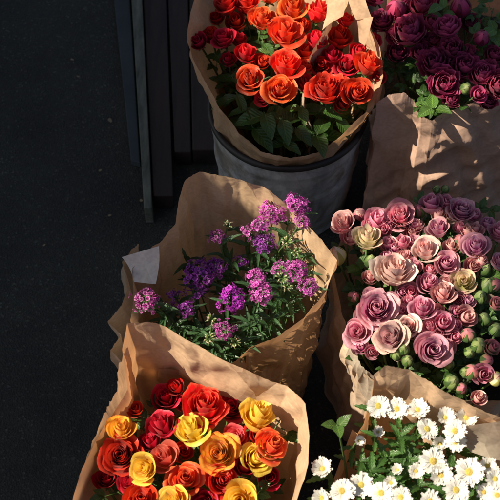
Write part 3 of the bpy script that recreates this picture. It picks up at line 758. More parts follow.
def leafy(name, label, group, pts_pix, foot, kind, L, n, zone=(.5, 1), stem_r=.0018, seed=1, up=(.1, .8), cat='leafy stem', each=False):
    """a stem ending in leaves at the given pixel and height"""
    g = random.Random(seed); head = P(*pts_pix); rel = Vector((head.x-foot.x, head.y-foot.y, 0)); base = Vector((foot.x+rel.x*.3, foot.y+rel.y*.3, .03))
    root = empty(name, base, label, cat, group)
    c1 = base+Vector((rel.x*.2, rel.y*.2, (head.z-base.z)*.6)); pts = []
    for k in range(13):
        t = k/12; pts.append((1-t)**2*base + 2*(1-t)*t*c1 + t*t*head)
    v, f = tube([p-base for p in pts], [stem_r*(1.2-.6*k/12) for k in range(13)], 6); link('stem', mesh_from('stem', v, f), STEM, root)
    for k in range(n):
        t = zone[0] + (zone[1]-zone[0])*(k+.6)/n; i = min(11, int(t*12)); p = pts[i].lerp(pts[i+1], t*12-i)
        a = k*2.4+g.random(); dv = Vector((math.cos(a), math.sin(a), g.uniform(*up))).normalized()
        l = link('leaf', leaf_mesh(kind), None, root); l.location = p-base; l.rotation_mode = 'QUATERNION'
        side = dv.cross(Vector((0, 0, 1))).normalized(); nrm = side.cross(dv)
        l.rotation_quaternion = Matrix((side, dv, nrm)).transposed().to_quaternion()
        s = L*g.uniform(.7, 1.15); l.scale = (s, s, s)
    return root

# ------------------------------------------------------------------ bright red roses in the bucket
FR = Vector((BC.x, BC.y+.0, 0))
G = 'red roses in the zinc bucket'
RED = [
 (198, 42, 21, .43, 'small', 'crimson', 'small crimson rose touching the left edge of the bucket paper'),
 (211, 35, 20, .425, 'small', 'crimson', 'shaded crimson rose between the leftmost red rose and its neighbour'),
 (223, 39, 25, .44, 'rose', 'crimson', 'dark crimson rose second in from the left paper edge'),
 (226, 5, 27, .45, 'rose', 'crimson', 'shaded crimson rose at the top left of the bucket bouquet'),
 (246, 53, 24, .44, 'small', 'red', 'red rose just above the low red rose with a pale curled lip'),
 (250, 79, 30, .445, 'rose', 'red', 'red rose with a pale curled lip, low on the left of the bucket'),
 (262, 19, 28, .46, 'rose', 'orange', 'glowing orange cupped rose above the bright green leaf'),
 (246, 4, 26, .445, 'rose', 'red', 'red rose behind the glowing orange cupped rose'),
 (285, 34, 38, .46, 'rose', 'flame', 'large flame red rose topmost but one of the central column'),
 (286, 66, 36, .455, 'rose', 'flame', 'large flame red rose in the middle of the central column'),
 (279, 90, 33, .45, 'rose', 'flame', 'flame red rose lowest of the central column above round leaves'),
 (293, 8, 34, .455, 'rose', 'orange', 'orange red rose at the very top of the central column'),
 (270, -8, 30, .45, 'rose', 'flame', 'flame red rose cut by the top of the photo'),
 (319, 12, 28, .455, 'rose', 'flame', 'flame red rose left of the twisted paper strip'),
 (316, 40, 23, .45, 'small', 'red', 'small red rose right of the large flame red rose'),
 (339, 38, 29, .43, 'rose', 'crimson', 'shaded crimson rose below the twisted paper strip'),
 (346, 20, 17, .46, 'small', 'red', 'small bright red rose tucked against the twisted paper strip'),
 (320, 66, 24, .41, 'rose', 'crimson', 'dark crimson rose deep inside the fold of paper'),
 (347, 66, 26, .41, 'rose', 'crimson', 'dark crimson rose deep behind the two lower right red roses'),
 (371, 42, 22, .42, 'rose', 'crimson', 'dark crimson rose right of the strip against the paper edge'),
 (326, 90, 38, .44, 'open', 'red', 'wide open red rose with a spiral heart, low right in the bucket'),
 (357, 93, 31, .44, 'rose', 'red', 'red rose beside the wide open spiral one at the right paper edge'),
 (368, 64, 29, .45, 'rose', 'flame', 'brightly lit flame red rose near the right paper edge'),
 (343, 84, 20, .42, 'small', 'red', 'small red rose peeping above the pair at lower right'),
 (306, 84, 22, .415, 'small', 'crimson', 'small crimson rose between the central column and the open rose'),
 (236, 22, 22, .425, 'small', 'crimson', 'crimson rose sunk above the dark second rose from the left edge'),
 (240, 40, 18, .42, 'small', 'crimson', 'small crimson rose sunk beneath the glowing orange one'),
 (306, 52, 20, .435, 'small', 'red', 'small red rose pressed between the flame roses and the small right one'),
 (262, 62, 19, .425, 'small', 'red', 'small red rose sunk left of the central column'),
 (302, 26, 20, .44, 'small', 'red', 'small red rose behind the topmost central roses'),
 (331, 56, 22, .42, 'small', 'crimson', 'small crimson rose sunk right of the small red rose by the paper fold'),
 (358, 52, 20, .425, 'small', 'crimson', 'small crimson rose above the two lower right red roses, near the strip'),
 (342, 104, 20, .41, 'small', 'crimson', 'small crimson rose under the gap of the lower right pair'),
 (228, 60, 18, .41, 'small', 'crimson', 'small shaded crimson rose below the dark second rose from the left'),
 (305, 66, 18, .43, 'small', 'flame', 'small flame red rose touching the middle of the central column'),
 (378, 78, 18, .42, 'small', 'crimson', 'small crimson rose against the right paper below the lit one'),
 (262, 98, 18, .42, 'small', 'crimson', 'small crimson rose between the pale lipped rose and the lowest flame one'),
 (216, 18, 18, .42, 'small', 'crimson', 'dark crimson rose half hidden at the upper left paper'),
]
for (px, py, d, z, sh, co, lab) in RED:
    flower('rose', lab, 'rose', G, px, py, d*1.0, z, sh, co, FR, leaves=2, leaf='rose', leaf_len=.05, leaf_zone=(.6, .84))
LG = 'leafy stems among the red roses'
for i, (px, py, z, L, n, kd, lab) in enumerate([
   (268, 50, .43, .040, 2, 'fresh', 'bright sunlit green leaf beside the flame red roses'),
   (264, 112, .40, .066, 3, 'round', 'broad round green leaf hanging below the red roses'),
   (296, 128, .385, .066, 3, 'round', 'glossy leaf stem under the central column of red roses'),
   (246, 106, .39, .065, 3, 'long', 'long leaved stem under the rose with the pale curled lip'),
   (232, 76, .40, .060, 3, 'long', 'long dark leaf stem lying along the left bucket paper'),
   (236, 92, .39, .060, 3, 'long', 'long dark leaf stem below the dark crimson roses'),
   (284, 142, .37, .052, 4, 'round', 'dark leafy stem lowest at the front of the bucket'),
   (318, 134, .375, .056, 4, 'round', 'dark leafy stem in front of the wide open red rose'),
   (302, 106, .40, .050, 3, 'fresh', 'pale leaf stem between central column and wide open red rose'),
   (252, 126, .38, .060, 4, 'round', 'dark leafy stem against the front left bucket paper'),
   (340, 116, .385, .052, 4, 'round', 'dark leafy stem under the lower right pair of red roses'),
   (282, 118, .395, .060, 3, 'round', 'dark leafy stem behind the glossy central one'),
   (236, 30, .42, .045, 3, 'long', 'dark leafy stem behind the left crimson roses'),
   (262, 78, .41, .050, 3, 'round', 'dark leafy stem between pale lipped and flame roses'),
   (322, 108, .395, .055, 3, 'round', 'dark leafy stem hidden under the wide open red rose'),
   (240, 14, .415, .055, 4, 'round', 'dark leafy stem behind the top left crimson roses'),
   (262, 38, .415, .050, 4, 'round', 'dark leafy stem under the glowing orange rose'),
   (214, 52, .41, .045, 3, 'round', 'dark leafy stem under the two leftmost crimson roses'),
   (306, 20, .42, .050, 4, 'round', 'dark leafy stem behind the topmost flame roses'),
   (330, 74, .40, .045, 4, 'round', 'dark leafy stem inside the fold of paper'),
   (360, 78, .40, .045, 4, 'round', 'dark leafy stem between the lit right rose and lower pair'),
   (300, 42, .425, .045, 4, 'round', 'dark leafy stem right of the upper central column'),
   (250, 64, .41, .045, 4, 'round', 'dark leafy stem beside the left red roses'),
   ]):
    leafy('leafy_stem', lab, LG, (px, py, z), FR, kd, L, n, zone=(.88, 1.0), seed=100+i, up=(-.35, .35))

# ------------------------------------------------------------------ mixed roses
F1 = P(200, 470, .45); F1.z = 0
G = 'mixed roses in the warm paper wrap'
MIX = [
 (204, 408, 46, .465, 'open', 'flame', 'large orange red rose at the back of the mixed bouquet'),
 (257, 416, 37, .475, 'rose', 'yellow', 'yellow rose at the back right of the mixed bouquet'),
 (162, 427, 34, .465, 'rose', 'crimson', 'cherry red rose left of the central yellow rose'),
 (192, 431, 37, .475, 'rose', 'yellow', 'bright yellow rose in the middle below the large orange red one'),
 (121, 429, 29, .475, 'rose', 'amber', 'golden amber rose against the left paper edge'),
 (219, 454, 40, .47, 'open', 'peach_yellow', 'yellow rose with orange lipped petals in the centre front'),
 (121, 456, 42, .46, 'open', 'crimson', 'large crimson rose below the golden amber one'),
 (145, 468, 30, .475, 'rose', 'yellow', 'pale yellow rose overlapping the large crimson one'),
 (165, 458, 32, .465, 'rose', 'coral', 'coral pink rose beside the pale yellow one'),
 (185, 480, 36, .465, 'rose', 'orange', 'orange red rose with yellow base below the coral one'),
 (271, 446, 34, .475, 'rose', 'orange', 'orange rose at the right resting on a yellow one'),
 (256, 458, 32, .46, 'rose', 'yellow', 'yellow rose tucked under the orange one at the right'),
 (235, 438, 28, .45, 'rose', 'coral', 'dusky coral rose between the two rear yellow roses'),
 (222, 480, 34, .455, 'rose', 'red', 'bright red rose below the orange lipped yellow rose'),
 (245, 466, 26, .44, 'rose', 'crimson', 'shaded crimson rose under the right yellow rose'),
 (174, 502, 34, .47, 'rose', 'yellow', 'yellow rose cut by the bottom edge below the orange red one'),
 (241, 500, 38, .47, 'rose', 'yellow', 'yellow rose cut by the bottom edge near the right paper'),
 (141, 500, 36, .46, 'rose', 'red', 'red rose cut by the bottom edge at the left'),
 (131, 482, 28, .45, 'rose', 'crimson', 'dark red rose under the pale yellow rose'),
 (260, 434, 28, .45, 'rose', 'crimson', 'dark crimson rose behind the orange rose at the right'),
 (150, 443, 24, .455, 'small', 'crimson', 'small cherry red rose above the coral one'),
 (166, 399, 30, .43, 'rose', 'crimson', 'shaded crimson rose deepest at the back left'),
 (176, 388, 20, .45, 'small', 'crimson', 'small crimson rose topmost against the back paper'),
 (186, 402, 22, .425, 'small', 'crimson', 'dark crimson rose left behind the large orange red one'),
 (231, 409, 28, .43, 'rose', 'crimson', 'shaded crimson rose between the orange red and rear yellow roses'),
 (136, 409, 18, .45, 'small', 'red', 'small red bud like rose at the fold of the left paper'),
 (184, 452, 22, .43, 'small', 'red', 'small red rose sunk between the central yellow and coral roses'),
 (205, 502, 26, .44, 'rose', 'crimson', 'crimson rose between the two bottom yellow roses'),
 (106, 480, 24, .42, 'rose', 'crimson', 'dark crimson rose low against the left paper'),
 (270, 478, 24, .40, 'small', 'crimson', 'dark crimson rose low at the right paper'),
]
for (px, py, d, z, sh, co, lab) in MIX:
    flower('rose', lab, 'rose', G, px, py, d*1.03, z-.035, sh, co, F1, leaves=2, leaf='rose', leaf_len=.05, leaf_zone=(.62, .86))
for i, (px, py, z, lab) in enumerate([(262, 488, .41, 'dark leafy stem beside the bottom right yellow rose'), (118, 492, .41, 'dark leafy stem near the bottom left red rose'), (205, 492, .40, 'dark leafy stem between the bottom roses'),
        (150, 412, .41, 'dark leafy stem behind the cherry red rose'), (205, 470, .41, 'dark leafy stem below the orange lipped yellow rose'), (280, 420, .40, 'dark leafy stem behind the rear yellow rose'), (135, 440, .41, 'dark leafy stem between amber and cherry red roses')]):
    leafy('leafy_stem', lab, 'leafy stems among the mixed roses', (px, py, z-.02), F1, 'rose', .048, 5, zone=(.84, 1.0), seed=140+i)

# ------------------------------------------------------------------ purple sweet williams
F2 = P(238, 290, .44); F2.z = 0
G = 'purple sweet williams in the tall backed wrap'
SW = [
 (297, 204, 23, .53, 'head', 'orchid', 1, 'orchid pink flower head highest at the back right'),
 (301, 221, 18, .52, 'head', 'magenta', 1, 'small magenta head just below the highest orchid pink one'),
 (273, 211, 26, .51, 'head', 'orchid', 1, 'wide orchid head with pale flecks left of the highest one'),
 (262, 224, 19, .495, 'loose', 'magenta', 1, 'loose magenta head under the wide orchid one'),
 (264, 243, 22, .46, 'head', 'violet', 1, 'shaded violet head in the middle of the back'),
 (248, 231, 17, .48, 'loose', 'magenta', 1, 'shaded loose magenta head against the back paper'),
 (217, 236, 16, .49, 'loose', 'magenta', 1, 'small crimson magenta head alone against the back paper'),
 (228, 225, 13, .49, 'sprig', 'budcream', 1, 'tiny pale bud sprig beside the lone magenta head'),
 (256, 277, 19, .485, 'head', 'orchid', 1, 'orchid pink head above the round light pink one'),
 (261, 292, 24, .49, 'head', 'orchid', 1, 'round light orchid head in the centre'),
 (231, 299, 26, .49, 'head', 'vivid', 1.15, 'round vivid purple head, densest of the bouquet'),
 (280, 268, 17, .48, 'loose', 'magenta', 1, 'magenta head above the cream buds at right'),
 (298, 271, 22, .485, 'head', 'orchid', 1, 'bright orchid head right of the cream buds'),
 (309, 287, 18, .475, 'head', 'magenta', 1, 'magenta head nearest the right paper lip'),
 (282, 278, 15, .49, 'sprig', 'budcream', 1, 'cream bud cluster among the right orchid heads'),
 (287, 242, 14, .49, 'sprig', 'budcream', 1, 'cream green bud cluster standing alone above the right heads'),
 (297, 252, 14, .475, 'sprig', 'budcream', 1, 'cream green bud cluster leaning right over curled leaves'),
 (287, 287, 12, .475, 'sprig', 'budcream', 1, 'small pinkish bud cluster below the cream ones'),
 (200, 273, 30, .46, 'head', 'violet', 1, 'large shaded violet head at the left'),
 (216, 267, 20, .455, 'head', 'violet', 1, 'shaded purple head right of the large violet one'),
 (196, 292, 22, .445, 'loose', 'violet', 1, 'loose violet head below the large shaded one'),
 (187, 309, 15, .46, 'head', 'violet', 1.7, 'long narrow violet spike at the lower left'),
 (146, 299, 25, .50, 'loose', 'magenta', 1, 'magenta purple head leftmost beside the white label'),
 (158, 303, 11, .46, 'sprig', 'orchid', 1, 'tiny pink sprig right of the leftmost head'),
 (224, 331, 20, .455, 'loose', 'orchid', 1, 'loose orchid head lowest at the front'),
 (212, 320, 15, .455, 'sprig', 'budcream', 1, 'pale pink bud cluster upper left of the lowest head'),
 (210, 338, 14, .45, 'sprig', 'budcream', 1, 'greenish bud cluster left of the lowest head'),
 (236, 342, 13, .435, 'sprig', 'budcream', 1, 'greenish bud cluster below the lowest head'),
 (240, 262, 14, .44, 'loose', 'violet', 1, 'small dark violet head deep in the middle'),
 (176, 298, 18, .43, 'loose', 'violet', 1, 'small dark violet head between the leftmost head and the spike'),
]
for (px, py, d, z, sh, co, st, lab) in SW:
    bud = co == 'budcream'
    flower('sweet_william', lab, 'bud cluster' if bud else 'flower', G, px, py, d*.97, z, sh, co, F2, leaves=6, leaf='lance', leaf_len=.042, stem_r=.0016, foot_spread=.35, stretch=st, leaf_zone=(.62, .98), out=.6)
for i, (px, py, z, lab) in enumerate([(232, 262, .44, 'slender leafed stem in the dark middle of the purple bouquet'), (272, 318, .43, 'slender leafed stem by the front right paper lip'), (250, 322, .43, 'slender leafed stem below the round light orchid head'),
        (170, 325, .42, 'slender leafed stem low at the left behind the mixed bouquet'), (200, 330, .42, 'slender leafed stem under the long violet spike'), (290, 302, .43, 'slender leafed stem below the right orchid heads'),
        (305, 255, .45, 'slender leafed stem with curled tips near the right paper'), (270, 258, .44, 'slender leafed stem between the back and middle heads'), (160, 312, .43, 'slender leafed stem below the leftmost head'), (220, 350, .41, 'slender leafed stem at the front behind the orange paper'),
        (185, 255, .42, 'slender leafed stem against the shaded left paper'), (245, 345, .41, 'slender leafed stem lowest at the front lip')]):
    leafy('leafy_stem', lab, 'slender leafed stems in the purple bouquet', (px, py, z), F2, 'lance', .04, 16, zone=(.72, 1.0), seed=180+i, up=(.2, 1.3))

# ------------------------------------------------------------------ pink roses
F4 = P(450, 300, .43); F4.z = 0
G = 'pink roses in the grey brown wrap'
PK = [
 (343, 223, 26, .43, 'rose', 'dusty', 'dusty peach rose at the upper left corner of the pink bouquet'),
 (359, 213, 14, .42, 'bud', 'dusty', 'small dusty peach bud beside the corner rose'),
 (376, 221, 30, .44, 'small', 'pink', 'pointed pink rose above the cream green one'),
 (400, 216, 35, .445, 'rose', 'pink', 'large smooth pink rose in the back row'),
 (367, 238, 30, .455, 'rose', 'cream', 'cream rose with a green heart at upper left'),
 (336, 254, 20, .44, 'bud', 'cream', 'pale cream green bud leaning over the left paper'),
 (371, 260, 14, .445, 'bud', 'green', 'small yellow green bud under the cream rose'),
 (431, 204, 26, .445, 'small', 'pink', 'pink rose highest in the back row'),
 (446, 203, 20, .44, 'small', 'pink', 'pink rose wedged between the two back row right roses'),
 (461, 211, 32, .445, 'open', 'mauve', 'open mauve pink rose at the right end of the back row'),
 (438, 229, 26, .45, 'rose', 'mauve', 'closed mauve rose below the back row'),
 (425, 250, 34, .455, 'rose', 'blush', 'blush rose with a cream left side in the upper middle'),
 (476, 246, 32, .455, 'rose', 'lilac', 'lilac rose with pointed petals at the right'),
 (446, 263, 27, .455, 'rose', 'mauve', 'mauve rose touching the blush one on its right'),
 (464, 281, 27, .445, 'rose', 'cream', 'cream rose fading at the right of the mauve ones'),
 (394, 272, 46, .465, 'open', 'blush', 'largest rose, cream and peach with ruffled petals'),
 (428, 283, 26, .45, 'rose', 'pink', 'deep pink rose right of the largest rose'),
 (402, 242, 17, .445, 'small', 'pink', 'small pink rose between the cream and blush roses'),
 (376, 309, 43, .465, 'open', 'mauve', 'large open rose with a magenta heart at the left'),
 (422, 309, 28, .46, 'rose', 'pink', 'pink rose with a tight heart in the centre'),
 (443, 294, 28, .45, 'rose', 'dusty', 'dusty peach rose right of the centre'),
 (443, 323, 26, .455, 'small', 'pink', 'round pink rose lower right of the centre'),
 (430, 327, 17, .45, 'small', 'pink', 'small pink rose left of the round pink one'),
 (358, 332, 30, .445, 'rose', 'pink', 'shaded pink rose at the lower left edge'),
 (391, 337, 37, .465, 'open', 'whitepink', 'creamy white rose with a purple heart near the bottom'),
 (408, 326, 26, .455, 'rose', 'blush', 'pale blush rose above the green buds'),
 (432, 350, 38, .46, 'rose', 'lilac', 'large lilac mauve rose lowest in the bouquet'),
 (466, 317, 24, .44, 'small', 'dusty', 'faded pink rose half hidden at right'),
 (484, 374, 24, .44, 'small', 'pink', 'pink rose opening beside green buds at lower right'),
 (472, 371, 17, .44, 'bud', 'greenpink', 'green bud tipped pink left of the opening pink rose'),
 (499, 233, 24, .44, 'rose', 'pink', 'pink rose cut by the right edge of the photo'),
 (500, 262, 22, .44, 'rose', 'lilac', 'lilac rose cut by the right edge of the photo'),
 (372, 352, 16, .44, 'small', 'pink', 'small pink rose under the shaded pink one'),
 (404, 348, 14, .465, 'bud', 'green', 'green bud above the long green one'),
 (396, 354, 13, .455, 'bud', 'green', 'green bud left of the long green one'),
 (408, 360, 13, .46, 'bud', 'green', 'long green bud beside the lowest lilac rose'),
 (488, 284, 18, .44, 'bud', 'green', 'green bud right of the fading cream rose'),
 (468, 334, 16, .45, 'bud', 'greenpink', 'pale green bud topmost of the lower right buds'),
 (479, 345, 17, .45, 'bud', 'green', 'green bud in the middle of the lower right buds'),
 (492, 348, 20, .45, 'small', 'greenpink', 'half open green and pink bud at far lower right'),
 (470, 352, 13, .44, 'bud', 'green', 'green bud lowest left of the lower right buds'),
 (453, 381, 17, .43, 'bud', 'green', 'green bud just above the daisy paper'),
 (450, 364, 12, .43, 'bud', 'green', 'small green bud right of the lowest lilac rose'),
 (497, 378, 16, .44, 'bud', 'cream', 'pale yellow bud at the right edge of the photo'),
 (478, 398, 18, .41, 'small', 'dusty', 'dusty rose sunk against the daisy paper'),
 (437, 188, 9, .46, 'bud', 'green', 'tiny green bud rising above the back row, left of a pair'),
 (446, 188, 9, .46, 'bud', 'green', 'tiny green bud rising above the back row, right of a pair'),
 (418, 210, 16, .435, 'bud', 'greenpink', 'green bud between the large pink and highest pink roses'),
 (460, 240, 18, .44, 'bud', 'greenpink', 'green pink bud left of the lilac rose'),
 (486, 268, 14, .43, 'bud', 'green', 'small green bud under the lilac rose'),
 (386, 243, 16, .435, 'bud', 'pink', 'pink bud behind the cream green rose'),
 (412, 232, 18, .43, 'small', 'dusty', 'dusty peach rose under the large smooth pink one'),
 (350, 238, 20, .425, 'small', 'dusty', 'dusty coral rose below the upper left corner rose'),
 (474, 216, 18, .435, 'small', 'pink', 'small pink rose right of the open mauve back row one'),
 (488, 224, 18, .435, 'small', 'lilac', 'small lilac rose above the pink one at the right edge'),
 (495, 284, 16, .44, 'bud', 'greenpink', 'green pink bud near the right edge beside the green one'),
 (480, 296, 16, .435, 'bud', 'green', 'green bud sunk below the fading cream rose'),
 (496, 304, 17, .435, 'small', 'greenpink', 'half open green pink bud in the dark gap at the right edge'),
 (484, 318, 15, .435, 'bud', 'green', 'green bud right of the faded pink rose'),
 (497, 328, 16, .44, 'bud', 'green', 'green bud at the right edge above the half open one'),
 (460, 300, 17, .435, 'small', 'pink', 'small pink rose right of the dusty peach one'),
 (454, 337, 18, .44, 'small', 'pink', 'small pink rose between lilac rose and pale green bud'),
 (488, 360, 14, .44, 'bud', 'greenpink', 'green pink bud above the opening pink rose'),
 (462, 388, 13, .425, 'bud', 'greenpink', 'green pink bud right of the bud above the daisy paper'),
 (466, 372, 13, .435, 'bud', 'green', 'green bud left of the pink tipped one'),
 (414, 268, 18, .44, 'small', 'pink', 'small pink rose pressed between largest and mauve roses'),
 (410, 292, 20, .44, 'small', 'pink', 'small pink rose below the largest rose'),
 (400, 312, 20, .44, 'small', 'mauve', 'small mauve rose right of the magenta hearted one'),
 (388, 244, 18, .44, 'small', 'mauve', 'small mauve rose under the pointed pink rose'),
 (354, 296, 13, .43, 'bud', 'greenpink', 'green pink bud at the left in front of dark leaves'),
]
gf = random.Random(77)
FILL = [(384, 232), (415, 240), (396, 248), (433, 268), (412, 262), (455, 272), (449, 284), (408, 300), (393, 300), (415, 334), (405, 338), (376, 332), (368, 296), (436, 308), (456, 312), (420, 222), (441, 216), (415, 226), (470, 232), (462, 228), (448, 244), (452, 256), (386, 260), (372, 278), (425, 340), (448, 350), (362, 316), (400, 292), (418, 300), (405, 258), (434, 246), (408, 224), (390, 226), (366, 226), (384, 318), (414, 322), (436, 336), (452, 326), (470, 264), (480, 262), (472, 228), (452, 218), (363, 345), (380, 344), (398, 352), (470, 300)]
NICK = [(367, 238, 'cream green rose'), (400, 216, 'large smooth pink rose'), (425, 250, 'cream sided blush rose'), (394, 272, 'largest rose'), (376, 309, 'magenta hearted rose'), (391, 337, 'purple hearted rose'), (432, 349, 'lowest lilac rose'),
        (422, 309, 'central tight pink rose'), (461, 211, 'open mauve rose'), (476, 246, 'pointed lilac rose'), (446, 263, 'mauve rose'), (464, 281, 'fading cream rose'), (443, 294, 'dusty peach rose'), (443, 323, 'round pink rose'), (438, 229, 'closed mauve rose'), (431, 204, 'highest pink rose')]
seen = set()
for i_, (px, py) in enumerate(FILL):
    co = gf.choice(['pink', 'mauve', 'pink', 'dusty', 'lilac', 'blush'])
    near = sorted(NICK, key=lambda q: (q[0]-px)**2+(q[1]-py)**2)
    for m_ in range(1, 6):
        n0, n1 = near[0], near[m_]; dx, dy = px-n0[0], py-n0[1]
        side = ('right of' if dx > 0 else 'left of') if abs(dx) > abs(dy) else ('below' if dy > 0 else 'above')
        lab = 'half hidden %s rose %s the %s towards the %s' % ({'dusty': 'peach'}.get(co, co), side, n0[2], n1[2])
        if lab not in seen: break
    seen.add(lab)
    PK.append((px+gf.uniform(-3, 3), py+gf.uniform(-3, 3), gf.uniform(15, 20), .436, 'small', co, lab))
for (px, py, d, z, sh, co, lab) in PK:
    bud = sh == 'bud'
    flower('rose_bud' if bud else 'rose', lab, 'rosebud' if bud else 'rose', G, px, py, d*(.95 if bud else (.93 if d > 30 else 1.0)), z, sh, co, F4, leaves=2, leaf='rose', leaf_len=.04, leaf_zone=(.66, .9), out=.5)
for i, (px, py, z, kd, lab) in enumerate([(356, 262, .42, 'fresh', 'green leafy stem below the cream rose at the left'), (360, 280, .40, 'rose', 'dark leafy stem left of the largest rose'), (360, 294, .40, 'rose', 'dark leafy stem inside the left paper of the pink bouquet'), (480, 305, .41, 'rose', 'dark leafy stem in the gap at right'),
     (492, 320, .41, 'rose', 'dark leafy stem above the lower right buds'), (460, 365, .41, 'rose', 'dark leafy stem between lilac rose and lower right buds'), (492, 275, .42, 'fresh', 'green leafy stem right of the fading cream rose'), (455, 305, .42, 'rose', 'dark leafy stem under the dusty peach rose'), (478, 212, .42, 'rose', 'dark leafy stem right of the back row'),
     (415, 205, .43, 'rose', 'dark leafy stem behind the back row'), (410, 290, .42, 'rose', 'dark leafy stem below the largest rose'), (455, 345, .41, 'rose', 'dark leafy stem right of the lowest lilac rose'), (495, 300, .41, 'rose', 'dark leafy stem at the right edge of the pink bouquet')]):
    leafy('leafy_stem', lab, 'leafy stems among the pink roses', (px, py, z), F4, kd, .04, 6, zone=(.86, 1.0), seed=220+i)

# ------------------------------------------------------------------ burgundy peonies
F5 = P(475, 20, .43); F5.z = 0
G = 'burgundy peonies in the dull brown wrap'
PE = [
 (396, 34, 20, .44, 'peony', 'wine', 'small wine peony left of the large ruffled one'),
 (431, 22, 20, .45, 'peony', 'wine', 'small wine peony between large ruffled and pale edged ones'),
 (420, 52, 20, .44, 'peony', 'burgundy', 'small dark peony above the lower left dark one'),
 (457, 76, 18, .44, 'peony', 'wine', 'small wine peony right of the lowest middle one'),
 (470, 52, 18, .45, 'peony', 'wine', 'small wine peony under the dusky pink bud at its left'),
 (490, 68, 18, .45, 'peony', 'wine', 'small wine peony beside the right edge dark one'),
 (433, 40, 18, .445, 'peony', 'wine', 'small wine peony in the middle of the dark bunch'),
 (408, 6, 18, .45, 'peony', 'burgundy', 'small dark peony beside the upper left bud'),
 (408, 30, 36, .47, 'peony', 'burgundy', 'large ruffled burgundy peony nearest the red roses'),
 (381, 20, 26, .45, 'peony', 'burgundy', 'dark peony against the red roses paper'),
 (396, 8, 20, .46, 'bud', 'wine', 'wine bud with a green foot at the upper left'),
 (421, 4, 28, .46, 'peony', 'wine', 'wine peony at the top between bud and green leaves'),
 (374, -4, 24, .44, 'peony', 'wine', 'wine peony cut by the top of the photo'),
 (447, 26, 28, .475, 'peony', 'wine', 'wine peony with pale green outer petals in the middle'),
 (460, 5, 20, .475, 'bud', 'wine', 'wine pink bud at the top right of the bright leaves'),
 (452, 50, 30, .46, 'peony', 'burgundy', 'dark peony right below the pale edged one'),
 (482, 37, 16, .48, 'bud', 'wine', 'dusky pink bud standing among the right leaves'),
 (434, 62, 33, .455, 'peony', 'burgundy', 'dark peony left of the lower middle'),
 (444, 83, 33, .45, 'peony', 'wine', 'wine peony lowest in the middle above the paper lip'),
 (465, 65, 28, .46, 'peony', 'burgundy', 'dark peony right of the lower middle'),
 (482, 73, 27, .46, 'peony', 'wine', 'wine peony left of the right edge'),
 (478, 94, 18, .46, 'small', 'wine', 'small bright wine rose at the paper lip'),
 (494, 54, 20, .45, 'peony', 'burgundy', 'dark peony at the right edge below the bud'),
 (498, 84, 28, .455, 'peony', 'burgundy', 'dark peony cut by the right edge near the paper'),
 (451, 99, 18, .43, 'peony', 'burgundy', 'small dark peony sunk at the paper lip'),
 (467, 88, 12, .455, 'bud', 'green', 'small pale green bud beside the bright wine rose'),
 (397, 52, 22, .42, 'peony', 'burgundy', 'shaded peony under the large ruffled one'),
 (440, -4, 24, .45, 'peony', 'burgundy', 'dark peony behind the top bright leaves'),
 (425, 40, 22, .44, 'peony', 'burgundy', 'dark peony between large ruffled and middle ones'),
 (470, 22, 20, .44, 'peony', 'burgundy', 'dark peony behind the middle pale edged one'),
 (488, 100, 20, .43, 'peony', 'burgundy', 'dark peony behind the right paper lip'),
]
for (px, py, d, z, sh, co, lab) in PE:
    bud = sh == 'bud'
    flower('peony_bud' if bud else 'peony', lab, 'flower bud' if bud else 'peony', G, px, py, d*1.04, z-.01, sh, co, F5, leaves=2, leaf='rose', leaf_len=.05, out=.5)
for i, (px, py, z, kd, lab) in enumerate([(494, 8, .46, 'rose', 'leafy stem at the top right corner of the photo'), (480, 14, .45, 'rose', 'leafy stem left of the top right corner'), (496, 28, .46, 'fresh', 'leafy stem beside the dusky pink bud'), (442, 4, .475, 'fresh', 'bright green leaf stem at the top among the peonies'),
    (432, 108, .40, 'fresh', 'green leaves at the dip of the paper lip'), (398, 72, .39, 'rose', 'dark leafy stem below the shaded peony'), (410, 88, .385, 'rose', 'dark leafy stem inside the paper corner'), (415, 62, .41, 'rose', 'dark leafy stem left of the lower dark peony'), (390, 60, .40, 'rose', 'dark leafy stem beside the red roses paper'), (470, 42, .45, 'rose', 'dark leafy stem left of the dusky pink bud'),
    (420, 104, .385, 'rose', 'dark leafy stem left of the lip leaves'), (497, 42, .44, 'rose', 'dark leafy stem at the right edge among peonies')]):
    leafy('leafy_stem', lab, 'leafy stems among the peonies', (px, py, z), F5, kd, .042, 5, zone=(.86, 1.0), seed=260+i)

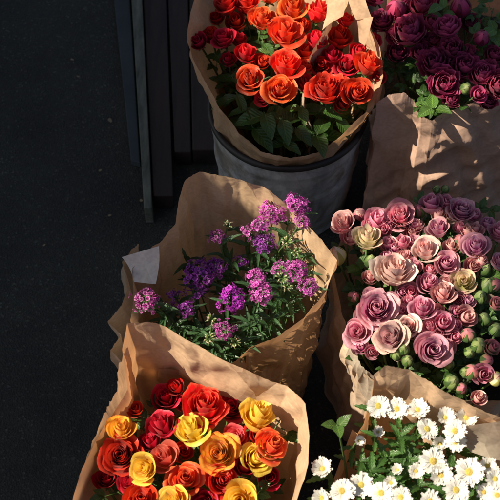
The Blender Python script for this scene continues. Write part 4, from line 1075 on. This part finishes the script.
# ------------------------------------------------------------------ daisies
F3 = P(430, 485, .42); F3.z = 0
G = 'white daisies in the raised back wrap'
DA = [
 (378, 406, 29, .48, 'daisy', 'white daisy at the left end of the back row of three'),
 (397, 409, 27, .475, 'daisy', 'white daisy in the middle of the back row of three'),
 (418, 410, 27, .475, 'daisy', 'white daisy at the right end of the back row of three'),
 (427, 429, 28, .47, 'daisy', 'white daisy with a greenish centre below the back row'),
 (455, 431, 28, .475, 'daisy', 'white daisy with an orange centre right of the greenish one'),
 (456, 442, 26, .455, 'daisy', 'white daisy tucked under the orange centred one'),
 (445, 418, 23, .465, 'cupdaisy', 'half open white daisy turned away, behind the orange centred one'),
 (466, 418, 26, .465, 'cupdaisy', 'half open white daisy rightmost behind the orange centred one'),
 (323, 469, 25, .46, 'cupdaisy', 'white daisy leaning out alone at the far left'),
 (359, 441, 13, .46, 'cupdaisy', 'small opening white bud above the lower left daisies'),
 (378, 432, 14, .45, 'cupdaisy', 'small cream bud under the back row of three'),
 (433, 461, 34, .475, 'daisy', 'large white daisy in the centre of the lower right group'),
 (416, 471, 20, .46, 'daisy', 'small cream daisy left of the large central one'),
 (441, 475, 28, .46, 'cupdaisy', 'drooping white daisy under the large central one'),
 (469, 472, 36, .475, 'daisy', 'large white daisy with a golden centre at lower right'),
 (456, 490, 32, .475, 'daisy', 'white daisy lowest of the lower right group'),
 (487, 466, 22, .455, 'cupdaisy', 'pale daisy behind the large golden centred one'),
 (495, 479, 26, .47, 'daisy', 'white daisy cut by the right edge of the photo'),
 (497, 495, 24, .465, 'daisy', 'white daisy at the bottom right corner of the photo'),
 (484, 492, 22, .455, 'daisy', 'white daisy left of the corner one'),
 (342, 491, 31, .475, 'daisy', 'white daisy with a yellow green centre at bottom left'),
 (361, 485, 30, .47, 'daisy', 'white daisy right of the bottom left one'),
 (381, 493, 30, .475, 'daisy', 'white daisy third along the bottom edge'),
 (401, 497, 27, .475, 'daisy', 'white daisy fourth along the bottom edge'),
 (391, 483, 18, .45, 'cupdaisy', 'small pale daisy above the third and fourth bottom ones'),
 (430, 501, 27, .47, 'daisy', 'white daisy fifth along the bottom edge'),
 (322, 498, 22, .46, 'cupdaisy', 'cream daisy at the bottom left corner of the bunch'),
 (440, 444, 17, .44, 'cupdaisy', 'small cream bud left under the orange centred daisy'),
 (398, 470, 14, .44, 'cupdaisy', 'small white bud in the green middle'),
]
for (px, py, d, z, sh, lab) in DA:
    flower('daisy', lab, 'daisy', G, px, py, d*.90, z-.01, sh, 'white', F3, leaves=5, leaf='mum', leaf_len=.030, stem_r=.0017, foot_spread=.4, leaf_zone=(.6, .93), out=.4, tiltcam=.26)
for i, (px, py, z, lab) in enumerate([(385, 455, .42, 'leafy daisy stem under the back row buds'), (405, 450, .42, 'leafy daisy stem in the middle of the bunch'), (370, 470, .42, 'leafy daisy stem above the bottom left daisies'), (400, 435, .43, 'leafy daisy stem under the back row of three'), (395, 480, .42, 'leafy daisy stem above the bottom edge row'),
     (420, 485, .42, 'leafy daisy stem below the small cream daisy'), (480, 445, .41, 'leafy daisy stem at the right paper'), (360, 460, .41, 'leafy daisy stem by the small opening bud'), (475, 488, .42, 'leafy daisy stem between the lower right daisies'), (410, 460, .43, 'leafy daisy stem left of the large central daisy')]):
    leafy('leafy_stem', lab, 'leafy stems among the daisies', (px, py, z), F3, 'mum', .032, 14, zone=(.8, 1.0), seed=300+i, up=(.1, 1.0))
# lone two-leafed sprig
sp = leafy('leafy_stem', 'bright green two leafed sprig leaning left of the daisies', None, (337, 425, .50), P(385, 490, .42), 'fresh', .028, 3, zone=(.98, 1.0), stem_r=.0026, seed=5, up=(.6, 1.0), cat='sprig')
